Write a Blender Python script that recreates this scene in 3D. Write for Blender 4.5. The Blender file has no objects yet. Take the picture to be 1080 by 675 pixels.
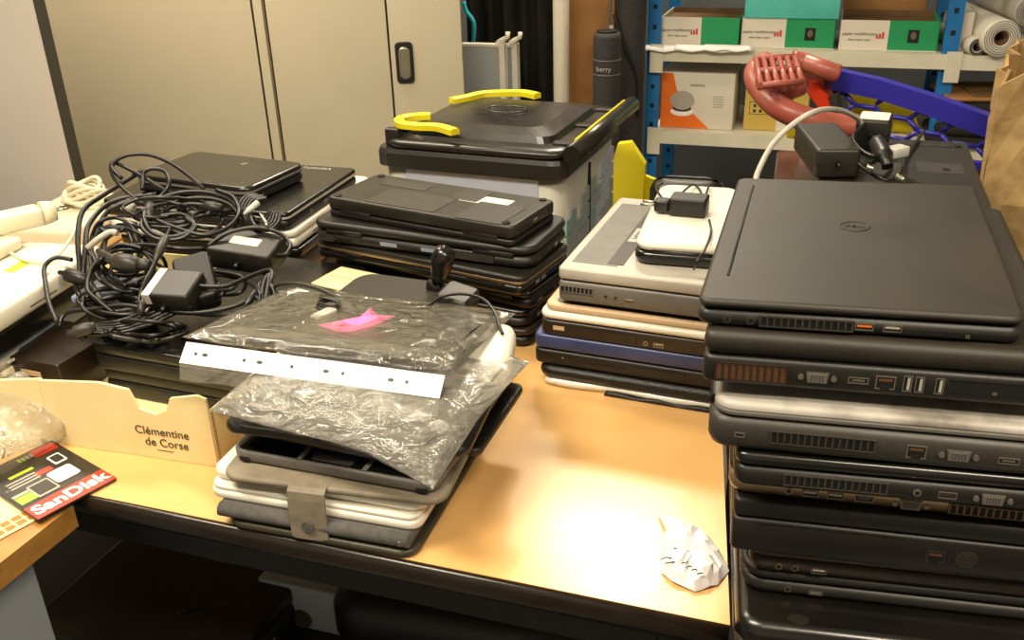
import bpy, math, random
from mathutils import Vector, Matrix
random.seed(7)
COL = bpy.context.scene.collection
R = math.radians
# ------------------------------------------------------------------ camera geometry
F = 1000.0; PITCH = R(25.5); ROLL = R(1.8); EYE = Vector((0, 0, 1.40))
fwd = Vector((0, math.cos(PITCH), -math.sin(PITCH)))
r0 = Vector((1, 0, 0)); u0 = r0.cross(fwd)
right = r0*math.cos(ROLL) - u0*math.sin(ROLL)
up = r0*math.sin(ROLL) + u0*math.cos(ROLL)
def ray(x, y): return fwd + right*((x-540)/F) + up*((337.5-y)/F)
def at(x, y, z=None, Y=None):
    d = ray(x, y)
    t = (z-EYE.z)/d.z if z is not None else Y/d.y
    return EYE + d*t
GA = R(-19.0)
E1 = Vector((math.cos(GA), math.sin(GA), 0)); E2 = Vector((-math.sin(GA), math.cos(GA), 0))
def onplane(x, y, A, n):
    d = ray(x, y); t = (Vector(A)-EYE).dot(n)/d.dot(n)
    return EYE + d*t
TT = 0.74

# ------------------------------------------------------------------ materials
def mat(name, c, rough=.5, metal=0, spec=.5, c2=None, ns=30, bump=0, bs=200, coat=0, trans=0, emit=None, es=0, detail=4, lo=.4, hi=.7, rvar=0):
    m = bpy.data.materials.new(name); m.use_nodes = True
    nt = m.node_tree; b = nt.nodes['Principled BSDF']
    b.inputs['Base Color'].default_value = (*c, 1)
    b.inputs['Roughness'].default_value = rough; b.inputs['Metallic'].default_value = metal
    b.inputs['Specular IOR Level'].default_value = spec
    b.inputs['Coat Weight'].default_value = coat
    if trans: b.inputs['Transmission Weight'].default_value = trans
    if emit: b.inputs['Emission Color'].default_value = (*emit, 1); b.inputs['Emission Strength'].default_value = es
    tc = nt.nodes.new('ShaderNodeTexCoord')
    if c2 or rvar:
        n = nt.nodes.new('ShaderNodeTexNoise'); n.inputs['Scale'].default_value = ns; n.inputs['Detail'].default_value = detail
        nt.links.new(tc.outputs['Object'], n.inputs['Vector'])
        rp = nt.nodes.new('ShaderNodeValToRGB'); rp.color_ramp.elements[0].position = lo; rp.color_ramp.elements[1].position = hi
        c2 = c2 or c
        rp.color_ramp.elements[0].color = (*c, 1); rp.color_ramp.elements[1].color = (*c2, 1)
        nt.links.new(n.outputs['Fac'], rp.inputs['Fac']); nt.links.new(rp.outputs['Color'], b.inputs['Base Color'])
        if rvar:
            mp = nt.nodes.new('ShaderNodeMapRange'); mp.inputs['To Min'].default_value = rough; mp.inputs['To Max'].default_value = rough+rvar
            nt.links.new(n.outputs['Fac'], mp.inputs['Value']); nt.links.new(mp.outputs['Result'], b.inputs['Roughness'])
    if bump:
        n2 = nt.nodes.new('ShaderNodeTexNoise'); n2.inputs['Scale'].default_value = bs; n2.inputs['Detail'].default_value = 3
        nt.links.new(tc.outputs['Object'], n2.inputs['Vector'])
        bm_ = nt.nodes.new('ShaderNodeBump'); bm_.inputs['Strength'].default_value = bump; bm_.inputs['Distance'].default_value = .002
        nt.links.new(n2.outputs['Fac'], bm_.inputs['Height']); nt.links.new(bm_.outputs['Normal'], b.inputs['Normal'])
    return m
def s(r, g, b):   # sRGB 0-255 -> linear
    return tuple(((v/255+.055)/1.055)**2.4 if v/255 > .04045 else v/255/12.92 for v in (r, g, b))
M = {}
M['wood'] = mat('beech_laminate', s(230,182,116), .2, c2=s(220,172,106), ns=9, detail=6, bump=.03, bs=60, rvar=.1, spec=.5)
M['woodedge'] = mat('wood_edge', s(176,128,62), .4, c2=s(150,104,50), ns=40)
M['dkedge'] = mat('dark_edge_band', s(30,23,16), .25, c2=s(38,29,20), ns=30, spec=.6)
M['dkframe'] = mat('black_steel', s(24,22,20), .45)
M['blk'] = mat('black_plastic', s(22,20,17), .45, c2=s(29,26,21), ns=25, bump=.08, bs=900)
M['blklid'] = mat('matte_black_lid', s(35,30,22), .46, c2=s(43,37,27), ns=14, bump=.1, bs=1200, rvar=.12)
M['blkgloss'] = mat('glossy_black_lid', s(15,13,11), .18, c2=s(22,20,16), ns=10, rvar=.15, spec=.6)
M['blk2'] = mat('black_underside', s(30,27,21), .42, c2=s(40,36,28), ns=40, bump=.15, bs=500)
M['dark'] = mat('dark_recess', s(8,8,7), .6)
M['leather'] = mat('black_leatherette', s(18,16,13), .38, bump=.4, bs=500)
M['rubber'] = mat('black_rubber_cord', s(20,18,16), .38)
M['metal'] = mat('port_metal', s(175,168,150), .3, metal=.9)
M['gold'] = mat('brown_gold_metal', s(150,128,98), .3, metal=.7)
M['copper'] = mat('copper_fins', s(128,88,62), .4, metal=.6)
M['silver'] = mat('silver_plastic', s(178,172,162), .38, c2=s(168,162,150), ns=20, bump=.05, bs=700, spec=.5)
M['silverdust'] = mat('dusty_silver_lid', s(168,163,155), .38, metal=.1, c2=s(104,96,84), ns=16, detail=8, lo=.48, hi=.70, rvar=.2)
M['grey'] = mat('grey_plastic', s(104,100,94), .42, c2=s(94,90,85), ns=30)
M['dkgrey'] = mat('dark_grey_plastic', s(48,45,39), .45, c2=s(56,52,45), ns=40)
M['brown'] = mat('brown_grey_lid', s(80,70,58), .4, metal=.3, c2=s(72,62,52), ns=25)
M['brownface'] = mat('dark_brown_plastic', s(40,31,22), .4, c2=s(48,38,27), ns=30)
M['tan'] = mat('tan_plastic', s(196,168,132), .45)
M['white'] = mat('white_plastic', s(232,228,214), .3, c2=s(222,216,200), ns=18, coat=.2)
M['cream'] = mat('cream_plastic', s(228,220,192), .42, c2=s(218,208,178), ns=15)
M['navy'] = mat('navy_plastic', s(50,60,100), .35, c2=s(60,68,108), ns=20)
M['bluegrey'] = mat('blue_grey_plastic', s(136,146,166), .4)
M['taupe'] = mat('taupe_leatherette', s(134,123,104), .6, c2=s(118,108,92), ns=60, bump=.3, bs=900)
M['olive'] = mat('olive_black_case', s(54,51,38), .45, c2=s(64,60,46), ns=40)
M['felt'] = mat('grey_fabric', s(84,82,78), .9, c2=s(98,95,90), ns=120, bump=.4, bs=1500)
M['bkbrown'] = mat('brown_leather', s(52,38,30), .4, bump=.3, bs=600)
M['screen'] = mat('glass_screen', s(12,12,12), .08, spec=.7, rvar=.15, ns=20)
M['yellow'] = mat('yellow_plastic', s(232,214,28), .4)
M['bin'] = mat('bin_black_plastic', s(30,27,22), .2, c2=s(38,34,28), ns=14, rvar=.2)
M['binrim'] = mat('bin_rim_plastic', s(36,34,30), .4)
M['binside'] = mat('pale_grey_side', s(176,172,160), .5)
M['binfront'] = mat('pale_blue_front', s(172,182,200), .5)
M['cab'] = mat('cabinet_beige_paint', s(206,196,170), .42, c2=s(200,190,164), ns=4, bump=.03, bs=400)
M['cab2'] = mat('cabinet_pale_grey_paint', s(204,196,188), .45, c2=s(198,191,183), ns=4, bump=.03, bs=400)
M['cabgap'] = mat('cabinet_gap', s(62,58,48), .6)
M['wall'] = mat('grey_wall', s(92,96,98), .8, c2=s(84,88,90), ns=6)
M['ceil'] = mat('ceiling_white', s(222,216,200), .9)
M['floor'] = mat('grey_lino', s(92,88,80), .5, c2=s(74,71,66), ns=25)
M['blue'] = mat('shelf_blue_steel', s(30,110,178), .35, c2=s(36,120,188), ns=20)
M['board'] = mat('shelf_board', s(224,220,200), .5, c2=s(214,209,188), ns=12)
M['green'] = mat('green_card', s(28,150,92), .55)
M['turq'] = mat('turquoise_card', s(92,200,190), .5, c2=s(84,190,180), ns=20, bump=.2, bs=40)
M['wcard'] = mat('white_card', s(222,214,200), .6)
M['redink'] = mat('red_ink', s(200,70,60), .6)
M['ink'] = mat('dark_ink', s(70,60,46), .7)
M['card'] = mat('brown_cardboard', s(158,112,62), .75, c2=s(146,102,56), ns=14)
M['carddk'] = mat('dark_brown_cardboard', s(112,84,50), .75, c2=s(98,72,42), ns=14)
M['cardcr'] = mat('crumpled_cardboard', s(176,146,98), .55, c2=s(142,112,68), ns=30, detail=6, bump=.6, bs=60)
M['creambox'] = mat('cream_carton', s(238,222,168), .6, c2=s(230,212,156), ns=12)
M['orange'] = mat('orange_card', s(232,112,28), .5)
M['ycard'] = mat('yellow_card', s(206,176,88), .6)
M['cartred'] = mat('faded_red_plastic', s(164,92,76), .38, c2=s(150,66,54), ns=14, lo=.3, hi=.8)
M['brightred'] = mat('bright_red_plastic', s(224,58,30), .35)
M['cartblue'] = mat('cart_blue_plastic', s(44,40,150), .35)
M['paper'] = mat('white_paper', s(248,246,246), .7)
M['cloth'] = mat('black_cloth', s(24,22,19), .9, c2=s(36,32,26), ns=8, bump=.5, bs=30)
M['bag'] = mat('dark_bag_fabric', s(52,50,50), .8, c2=s(42,40,40), ns=80, bump=.2, bs=300)
M['panel'] = mat('grey_panel', s(150,156,162), .5)
M['turqstrap'] = mat('turquoise_strap', s(30,160,180), .6)
M['pink'] = mat('pink_paper', s(255,110,180), .5)
M['skred'] = mat('red_card_print', s(226,58,36), .4)
M['skblk'] = mat('black_card_print', s(34,30,26), .35, coat=.4)
M['skyel'] = mat('yellow_green_print', s(178,196,40), .5)
M['lime'] = mat('lime_print', s(150,210,60), .5)
M['lens'] = mat('frosted_lens', s(190,190,180), .2)
M['glow'] = mat('lamp_diffuser', (1, 1, 1), .5, emit=(1, .9, .72), es=9)
M['screws'] = mat('dark_screw', s(20, 19, 17), .3, metal=.5)
M['logo'] = mat('grey_logo', s(126,120,104), .3, metal=.4)
M['logodk'] = mat('dark_logo', s(40,37,31), .3, metal=.3)
M['glossbrown'] = mat('glossy_brown_lid', s(74,52,42), .12, c2=s(84,60,48), ns=8)
M['photo'] = mat('printed_box_art', s(34,25,16), .3, c2=s(44,33,22), ns=20, coat=.3)

M['turqpale'] = mat('pale_teal_print', s(120,158,160), .5, c2=s(160,160,140), ns=40)
M['brightblue'] = mat('bright_blue_plastic', s(30,80,170), .35)
def film(name, tint=(.95, .93, .86), a=.3, bs=45, st=.9, b=.45, rgh=.1):
    m = bpy.data.materials.new(name); m.use_nodes = True; nt = m.node_tree; nt.nodes.clear()
    o = nt.nodes.new('ShaderNodeOutputMaterial'); mx = nt.nodes.new('ShaderNodeMixShader'); tr = nt.nodes.new('ShaderNodeBsdfTransparent')
    p = nt.nodes.new('ShaderNodeBsdfPrincipled'); p.inputs['Base Color'].default_value = (*tint, 1); p.inputs['Roughness'].default_value = .12
    p.inputs['Specular IOR Level'].default_value = 1.0
    tc = nt.nodes.new('ShaderNodeTexCoord'); n = nt.nodes.new('ShaderNodeTexNoise'); n.inputs['Scale'].default_value = bs; n.inputs['Detail'].default_value = 5
    n.inputs['Distortion'].default_value = 1.2
    nt.links.new(tc.outputs['Object'], n.inputs['Vector'])
    bp = nt.nodes.new('ShaderNodeBump'); bp.inputs['Strength'].default_value = st; bp.inputs['Distance'].default_value = .012
    nt.links.new(n.outputs['Fac'], bp.inputs['Height']); nt.links.new(bp.outputs['Normal'], p.inputs['Normal'])
    lw = nt.nodes.new('ShaderNodeLayerWeight'); lw.inputs['Blend'].default_value = .35
    nt.links.new(bp.outputs['Normal'], lw.inputs['Normal'])
    gl = nt.nodes.new('ShaderNodeBsdfGlossy'); gl.inputs['Roughness'].default_value = .14; nt.links.new(bp.outputs['Normal'], gl.inputs['Normal'])
    fr = nt.nodes.new('ShaderNodeFresnel'); fr.inputs['IOR'].default_value = 1.6; nt.links.new(bp.outputs['Normal'], fr.inputs['Normal'])
    m2 = nt.nodes.new('ShaderNodeMixShader')
    mr = nt.nodes.new('ShaderNodeMapRange'); mr.inputs['To Min'].default_value = a; mr.inputs['To Max'].default_value = b
    nt.links.new(lw.outputs['Facing'], mr.inputs['Value']); nt.links.new(mr.outputs['Result'], mx.inputs[0])
    nt.links.new(tr.outputs[0], mx.inputs[1]); nt.links.new(p.outputs[0], mx.inputs[2])
    nt.links.new(fr.outputs[0], m2.inputs[0]); nt.links.new(mx.outputs[0], m2.inputs[1]); nt.links.new(gl.outputs[0], m2.inputs[2]); nt.links.new(m2.outputs[0], o.inputs[0])
    return m
M['film'] = film('clear_plastic_film', tint=(.62,.57,.44), a=.03, b=.3, st=.55, bs=30)
M['film2'] = film('milky_plastic_film', tint=(.72,.68,.58), a=.14, b=.5, bs=26)
M['film3'] = film('clear_bag_film', tint=(.92, .86, .7), a=.10, b=.4, bs=30)

# ------------------------------------------------------------------ mesh builder
class MB:
    def __init__(self): self.v = []; self.f = []; self.m = []; self.s = []; self.mats = []
    def mi(self, k):
        if k not in self.mats: self.mats.append(k)
        return self.mats.index(k)
    def add(self, vs, fs, mk, smooth=False, X=None):
        o = len(self.v); i = self.mi(mk)
        self.v += [tuple(X @ Vector(v)) if X else tuple(v) for v in vs]
        for k, f in enumerate(fs):
            self.f.append(tuple(o+a for a in f)); self.m.append(i)
            self.s.append(smooth[k] if isinstance(smooth, list) else smooth)
        return self
    def box(self, x0, x1, y0, y1, z0, z1, mk, X=None):
        vs = [(x0,y0,z0),(x1,y0,z0),(x1,y1,z0),(x0,y1,z0),(x0,y0,z1),(x1,y0,z1),(x1,y1,z1),(x0,y1,z1)]
        return self.add(vs, [(3,2,1,0),(4,5,6,7),(0,1,5,4),(1,2,6,5),(2,3,7,6),(3,0,4,7)], mk, False, X)
    def loft(self, rings, mk, X=None, smooth=True, cap=True, closed=True):
        n = len(rings[0]); vs = [p for r in rings for p in r]; fs = []; sm = []
        for a in range(len(rings)-1):
            for i in range(n if closed else n-1):
                j = (i+1) % n
                fs.append((a*n+i, a*n+j, (a+1)*n+j, (a+1)*n+i)); sm.append(smooth)
        if cap:
            fs.append(tuple(range(n-1, -1, -1))); sm.append(False)
            fs.append(tuple((len(rings)-1)*n+i for i in range(n))); sm.append(False)
        return self.add(vs, fs, mk, sm, X)
    def slab(self, w, d, z0, z1, mk, rc=.01, b=.002, cx=0, cy=0, X=None, n=5, crown=0):
        def ring(z, ins):
            a = w/2-ins; c = d/2-ins; r = max(rc-ins, .0004); out = []
            for (sx, sy, t0) in ((1,-1,-90), (1,1,0), (-1,1,90), (-1,-1,180)):
                for k in range(n+1):
                    t = R(t0+90*k/n)
                    out.append((cx+sx*(a-r)+r*math.cos(t), cy+sy*(c-r)+r*math.sin(t), z))
            return out
        b = min(b, (z1-z0)*.48)
        k = .3*b
        rings = [ring(z0, b), ring(z0+k, k), ring(z0+b, 0), ring(z1-b, 0), ring(z1-k, k), ring(z1, b)]
        return self.loft(rings, mk, X)
    def poly(self, pts, z0, z1, mk, X=None):
        return self.loft([[(p[0], p[1], z0) for p in pts], [(p[0], p[1], z1) for p in pts]], mk, X, smooth=False)
    def tube(self, path, r, mk, n=8, X=None, cap=True):
        path = [Vector(p) for p in path]; rings = []; m = len(path); nrm = None
        for i, p in enumerate(path):
            t = (path[min(i+1, m-1)]-path[max(i-1, 0)])
            t = t.normalized() if t.length > 1e-9 else Vector((0, 0, 1))
            if nrm is None:
                a = Vector((0, 0, 1)) if abs(t.z) < .9 else Vector((1, 0, 0)); nrm = t.cross(a).normalized()
            else:
                nrm = (nrm - t*nrm.dot(t)); nrm = nrm.normalized() if nrm.length > 1e-6 else t.orthogonal().normalized()
            bn = t.cross(nrm); rr = r[i] if isinstance(r, (list, tuple)) else r
            rings.append([tuple(p + (nrm*math.cos(2*math.pi*k/n)+bn*math.sin(2*math.pi*k/n))*rr) for k in range(n)])
        return self.loft(rings, mk, X, cap=cap)
    def cyl(self, p0, p1, r, mk, n=20, X=None, r1=None): return self.tube([p0, p1], [r, r if r1 is None else r1], mk, n, X)
    def build(self, name, parent=None, loc=None, rz=0):
        me = bpy.data.meshes.new(name); me.from_pydata(self.v, [], self.f)
        for k in self.mats: me.materials.append(M[k])
        me.polygons.foreach_set('material_index', self.m); me.polygons.foreach_set('use_smooth', self.s)
        me.update(); me.validate()
        o = bpy.data.objects.new(name, me); COL.objects.link(o)
        if parent: o.parent = parent
        if loc is not None: o.location = loc
        o.rotation_euler.z = rz
        return o
def tag(o, label, cat, group=None, kind=None):
    o['label'] = label; o['category'] = cat
    if group: o['group'] = group
    if kind: o['kind'] = kind
    return o
def thing(name, label, cat, loc=(0,0,0), rz=0, group=None):
    o = bpy.data.objects.new(name, None); COL.objects.link(o); o.empty_display_size = .05
    o.location = loc; o.rotation_euler = (0, 0, rz); return tag(o, label, cat, group)
def struct(o): o['kind'] = 'structure'; return o
def text(name, body, size, mk, parent, loc, rot=(0,0,0), ext=.0002, align='CENTER', shear=0, sx=1, off=0):
    c = bpy.data.curves.new(name, 'FONT'); c.body = body; c.size = size; c.align_x = align; c.align_y = 'CENTER'; c.extrude = ext; c.shear = shear
    o = bpy.data.objects.new(name, c); c.materials.append(M[mk]); COL.objects.link(o)
    c.offset = off
    me = bpy.data.meshes.new_from_object(o.evaluated_get(bpy.context.evaluated_depsgraph_get())); me.materials.clear(); me.materials.append(M[mk])
    bpy.data.objects.remove(o); o = bpy.data.objects.new(name, me); COL.objects.link(o)
    if parent: o.parent = parent
    o.location = loc; o.rotation_euler = rot; o.scale.x = sx
    return o
def cat(pts, sub=6):
    P = [Vector(p) for p in pts]; P = [P[0]*2-P[1]] + P + [P[-1]*2-P[-2]]; out = []
    for i in range(1, len(P)-2):
        for k in range(sub):
            t = k/sub; a, b, c, d = P[i-1:i+3]
            out.append(.5*((2*b)+(c-a)*t+(2*a-5*b+4*c-d)*t*t+(3*b-a-3*c+d)*t**3))
    out.append(P[-2]); return out
def cord(name, pts, r=.0032, mk='rubber', parent=None, sub=7, n=7):
    return MB().tube(cat(pts, sub), r, mk, n).build(name, parent)

def fit(z, NL=None, NR=None, FR=None, FL=None, w=None, d=None, ang=None):
    """centre, angle, width, depth of the rectangle whose corners show at these pixels on height z"""
    P = {k: at(*v, z=z) for k, v in dict(NL=NL, NR=NR, FR=FR, FL=FL).items() if v}
    an = []; ws = []; ds = []
    for a, b in (('NL', 'NR'), ('FL', 'FR')):
        if a in P and b in P: q = P[b]-P[a]; an.append(math.atan2(q.y, q.x)); ws.append(q.length)
    for a, b in (('NL', 'FL'), ('NR', 'FR')):
        if a in P and b in P: q = P[b]-P[a]; an.append(math.atan2(q.y, q.x)-math.pi/2); ds.append(q.length)
    A = ang if ang is not None else sum(an)/len(an)
    w = w or sum(ws)/len(ws); d = d or sum(ds)/len(ds)
    ex = Vector((math.cos(A), math.sin(A), 0)); ey = Vector((-math.sin(A), math.cos(A), 0))
    cs = [P[k] - ex*(w/2*sx) - ey*(d/2*sy) for k, sx, sy in (('NL',-1,-1), ('NR',1,-1), ('FR',1,1), ('FL',-1,1)) if k in P]
    c = sum(cs, Vector())/len(cs); c.z = z
    return c, A, w, d

# ------------------------------------------------------------------ ports
def face_x(side, w, d):
    # maps (u along the face, v up, n outward)
    if side == 'N': return Matrix(((1,0,0,0), (0,0,-1,-d/2), (0,1,0,0), (0,0,0,1)))
    if side == 'R': return Matrix(((0,0,1,w/2), (1,0,0,0), (0,1,0,0), (0,0,0,1)))
    if side == 'L': return Matrix(((0,0,-1,-w/2), (-1,0,0,0), (0,1,0,0), (0,0,0,1)))
def port(kind, parent, X, u, v, body='blk', w=None, h=None, mk=None):
    b = MB(); e = .0006
    def fr(w, h, t, k='metal'):
        for (a0, a1, c0, c1) in ((u-w/2,u+w/2,v-h/2,v-h/2+t), (u-w/2,u+w/2,v+h/2-t,v+h/2), (u-w/2,u-w/2+t,v-h/2+t,v+h/2-t), (u+w/2-t,u+w/2,v-h/2+t,v+h/2-t)):
            b.box(a0, a1, c0, c1, -.002, e, k, X)
        b.box(u-w/2+t, u+w/2-t, v-h/2+t, v+h/2-t, -.002, .0001, 'dark', X)
    if kind == 'air_vent':
        w = w or .06; h = h or .008; n = max(4, int(w/.0052))
        b.box(u-w/2, u+w/2, v-h/2, v+h/2, -.001, .0003, mk or 'dark', X)
        for k in range(n+1):
            x = u-w/2+w*k/n; b.box(x-.0008, x+.0008, v-h/2, v+h/2, -.001, .0012, body, X)
        b.box(u-w/2-.001, u+w/2+.001, v-h/2-.0008, v-h/2, -.001, .0013, body, X); b.box(u-w/2-.001, u+w/2+.001, v+h/2, v+h/2+.0008, -.001, .0013, body, X)
    elif kind == 'usb_port':
        w = w or .0135; h = h or .006; fr(w, h, .0007)
        if w > h: b.box(u-w/2+.0015, u+w/2-.0015, v-.0002, v+h/2-.0014, 0, .0003, mk or 'silver', X)
        else: b.box(u-.0002, u+w/2-.0014, v-h/2+.0015, v+h/2-.0015, 0, .0003, mk or 'silver', X)
    elif kind == 'hdmi_port': fr(.015, .0055, .0008); b.box(u-.0045, u+.0045, v-.0005, v+.0008, 0, .0003, 'grey', X)
    elif kind == 'ethernet_port':
        fr(.0145, .0115, .0010, mk or 'metal'); b.box(u-.0035, u+.0035, v-.0055, v-.003, 0, .0009, 'dark', X); b.box(u-.005, u+.005, v+.001, v+.0032, 0, .0004, 'copper', X)
    elif kind == 'audio_jack':
        ring = [(u+.0032*math.cos(a), v+.0032*math.sin(a)) for a in [2*math.pi*k/14 for k in range(14)]]
        b.poly(ring, -.001, .0008, mk or 'metal', X)
        b.poly([(u+.0019*math.cos(a), v+.0019*math.sin(a)) for a in [2*math.pi*k/12 for k in range(12)]], 0, .0010, 'dark', X)
    elif kind == 'vga_port':
        b.poly([(u-.0085,v+.0045),(u-.0072,v-.0045),(u+.0072,v-.0045),(u+.0085,v+.0045)][::-1], -.001, .0012, 'metal', X)
        b.poly([(u-.0070,v+.0033),(u-.0060,v-.0033),(u+.0060,v-.0033),(u+.0070,v+.0033)][::-1], 0, .0016, mk or 'grey', X)
        for row, y in enumerate((.0018, 0, -.0018)):
            for k in range(5): b.box(u-.0045+k*.0022-.0004, u-.0045+k*.0022+.0004, v+y-.0004, v+y+.0004, 0, .0019, 'dark', X)
        for sx in (-1, 1):
            b.poly([(u+sx*.0122+.0024*math.cos(a), v+.0024*math.sin(a)) for a in [math.pi/3*k for k in range(6)]], -.001, .0018, 'metal', X)
    elif kind == 'card_slot':
        w = w or .05; h = h or .0028; b.box(u-w/2, u+w/2, v-h/2, v+h/2, -.001, .0002, mk or 'dark', X); b.box(u-w/2-.0005, u+w/2+.0005, v+h/2, v+h/2+.0005, -.001, .0006, body, X)
    elif kind == 'drive_bay':
        w = w or .07; h = h or .012; b.box(u-w/2, u+w/2, v-h/2, v+h/2, -.001, .0003, 'dark', X)
        b.box(u-w/2+.0008, u+w/2-.0008, v-h/2+.0008, v+h/2-.0008, -.001, .0010, mk or body, X); b.box(u+.01, u+.02, v-.001, v+.001, 0, .0016, 'dkgrey', X)
    elif kind == 'speaker_grille':
        for k in range(7):
            y = v-.007+k*.0023; hw = math.sqrt(max(0, .009**2-(y-v)**2)); b.box(u-hw, u+hw, y-.0007, y+.0007, -.001, .0006, 'dkgrey', X)
    elif kind == 'lock_slot': fr(.008, .0045, .001, 'metal')
    elif kind == 'led_light': b.box(u-.0015, u+.0015, v-.0012, v+.0012, 0, .0005, 'metal', X)
    elif kind == 'label_sticker': b.box(u-(w or .03)/2, u+(w or .03)/2, v-(h or .006)/2, v+(h or .006)/2, 0, .0005, mk or 'wcard', X)
    b.build(kind, parent)

def laptop(label, pos, z0, t, lid='blklid', base='blk', hinge='L', ports=(), rports=(), lports=(), group=None, rc=.012, lb=.003, bb=.004,
           lidin=.0, split=.42, name='laptop', flip=False, gap=True, edge=None, wedge=0):
    c, A, w, d = pos
    root = thing(name, label, 'laptop', (c.x, c.y, z0), A, group)
    tb = t*(1-split); g = .0012
    if flip: zb0, zb1, zl0, zl1 = t-tb, t, 0, t-tb-g
    else: zb0, zb1, zl0, zl1 = 0, tb, tb+g, t
    b = MB(); b.slab(w, d, zb0, zb1, base, rc, bb)
    bo = b.build('base', root)
    l = MB(); l.slab(w-2*lidin, d-2*lidin, zl0, zl1, lid, rc, lb)
    if edge: l.slab(w-2*lidin+.0008, d-2*lidin+.0008, zl0, zl0+(zl1-zl0)*.35, edge, rc, .0006)
    lo = l.build('lid', root)
    h = MB(); hz = tb+g/2 if not flip else t-tb-g/2
    ins = .006
    hs = {'L': ((-w/2+ins, -d*.42, hz), (-w/2+ins, -d*.22, hz), (-w/2+ins, d*.22, hz), (-w/2+ins, d*.42, hz)),
          'R': ((w/2-ins, -d*.42, hz), (w/2-ins, -d*.22, hz), (w/2-ins, d*.22, hz), (w/2-ins, d*.42, hz)),
          'N': ((-w*.42, -d/2+ins, hz), (-w*.25, -d/2+ins, hz), (w*.25, -d/2+ins, hz), (w*.42, -d/2+ins, hz)),
          'F': ((-w*.42, d/2-ins, hz), (-w*.25, d/2-ins, hz), (w*.25, d/2-ins, hz), (w*.42, d/2-ins, hz))}[hinge]
    hr = min(.0062, t*.22)
    h.cyl(hs[0], hs[1], hr, 'dkframe', 14).cyl(hs[2], hs[3], hr, 'dkframe', 14)
    h.slab(w-.012, d-.012, hz-g, hz+g, 'dark', rc, .0003)
    h.build('hinge', root)
    for side, lst in (('N', ports), ('R', rports), ('L', lports)):
        X = face_x(side, w, d); L = w if side == 'N' else d
        for p in lst:
            kw = dict(p[3]) if len(p) > 3 else {}
            port(p[0], bo, X, (p[1]-.5)*L, zb0+(zb1-zb0)*p[2], kw.pop('body', base), **kw)
    return root, bo, lo, w, d

# ================================================================== ROOM
def gp(u, v, z=0): return E1*u + E2*v + Vector((0, 0, z))
def gbox(b, u0, u1, v0, v1, z0, z1, mk):
    return b.box(u0, u1, v0, v1, z0, z1, mk)
# room aligned with the furniture (rotated -19 degrees)
b = MB(); b.box(-4.2, 3.6, -3.2, 4.2, -.05, 0, 'floor'); struct(b.build('floor', rz=GA))
b = MB(); b.box(-4.2, 3.6, 3.62, 3.72, 0, 2.8, 'wall'); struct(b.build('wall_back', rz=GA))
b = MB(); b.box(-4.3, -4.2, -3.2, 3.72, 0, 2.8, 'wall'); struct(b.build('wall_left', rz=GA))
b = MB(); b.box(-4.3, 3.6, -3.2, 3.72, 2.8, 2.85, 'ceil'); struct(b.build('ceiling', rz=GA))

# ---- main table
Pa = at(87, 520, z=TT); Pb = at(770, 659, z=TT); Pc = at(762, 465, z=TT)
fd = (Pa-Pb).normalized(); dd = (Pc-Pb).normalized()
Pfl = Pb + fd*1.42; Pbl = Pfl + dd*.86; Pbr = Pb + dd*.86
root = thing('table', 'light wooden table with a dark edge, covered with old laptops', 'table', (Pb.x, Pb.y, 0))
def rel(p, o=None): q = p-(o or Pb); return (q.x, q.y)
quad = [rel(Pfl), rel(Pb), rel(Pbr), rel(Pbl)]
b = MB(); b.poly(quad, TT-.026, TT-.0002, 'wood'); b.build('tabletop', root)
e = MB()
def bar(mb, p, q, z, r, mk, n=10): mb.tube([(p[0], p[1], z), (q[0], q[1], z)], r, mk, n)
nf = Vector((fd.y, -fd.x, 0));  nf = nf if nf.y < 0 else -nf
qa = [Vector((*quad[0], 0)), Vector((*quad[1], 0))]
prof = [(0, -.001), (.004, -.0015), (.007, -.006), (.008, -.013), (.007, -.022), (.004, -.028), (0, -.03)]
e.loft([[tuple(q+nf*a+Vector((0, 0, TT+z))) for a, z in prof] for q in qa], 'dkedge', smooth=True)
e.build('edge_trim', root)
a = MB()
ins = -nf*.03
for (p, q) in ((quad[0], quad[1]),):
    P0 = Vector((*p, 0))+ins; P1 = Vector((*q, 0))+ins+fd*.03
    a.poly([(P0.x, P0.y), (P1.x, P1.y), (P1.x-nf.x*.02, P1.y-nf.y*.02), (P0.x-nf.x*.02, P0.y-nf.y*.02)], TT-.09, TT-.0265, 'dkframe')
    Q0 = Vector((*quad[3], 0))-ins; Q1 = Vector((*quad[2], 0))-ins+fd*.03
    a.poly([(Q0.x, Q0.y), (Q1.x, Q1.y), (Q1.x+nf.x*.02, Q1.y+nf.y*.02), (Q0.x+nf.x*.02, Q0.y+nf.y*.02)], TT-.09, TT-.0265, 'dkframe')
a.build('apron', root)
for (qx, qy), sx, sy in ((quad[0], 1, 1), (quad[1], -1, 1), (quad[2], -1, -1), (quad[3], 1, -1)):
    c = Vector((qx, qy, 0)) - fd*(.05*sx) + dd*(.05*sy)
    MB().slab(.045, .045, 0, TT-.0265, 'dkframe', .006, .002, c.x, c.y).build('leg', root)

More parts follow.
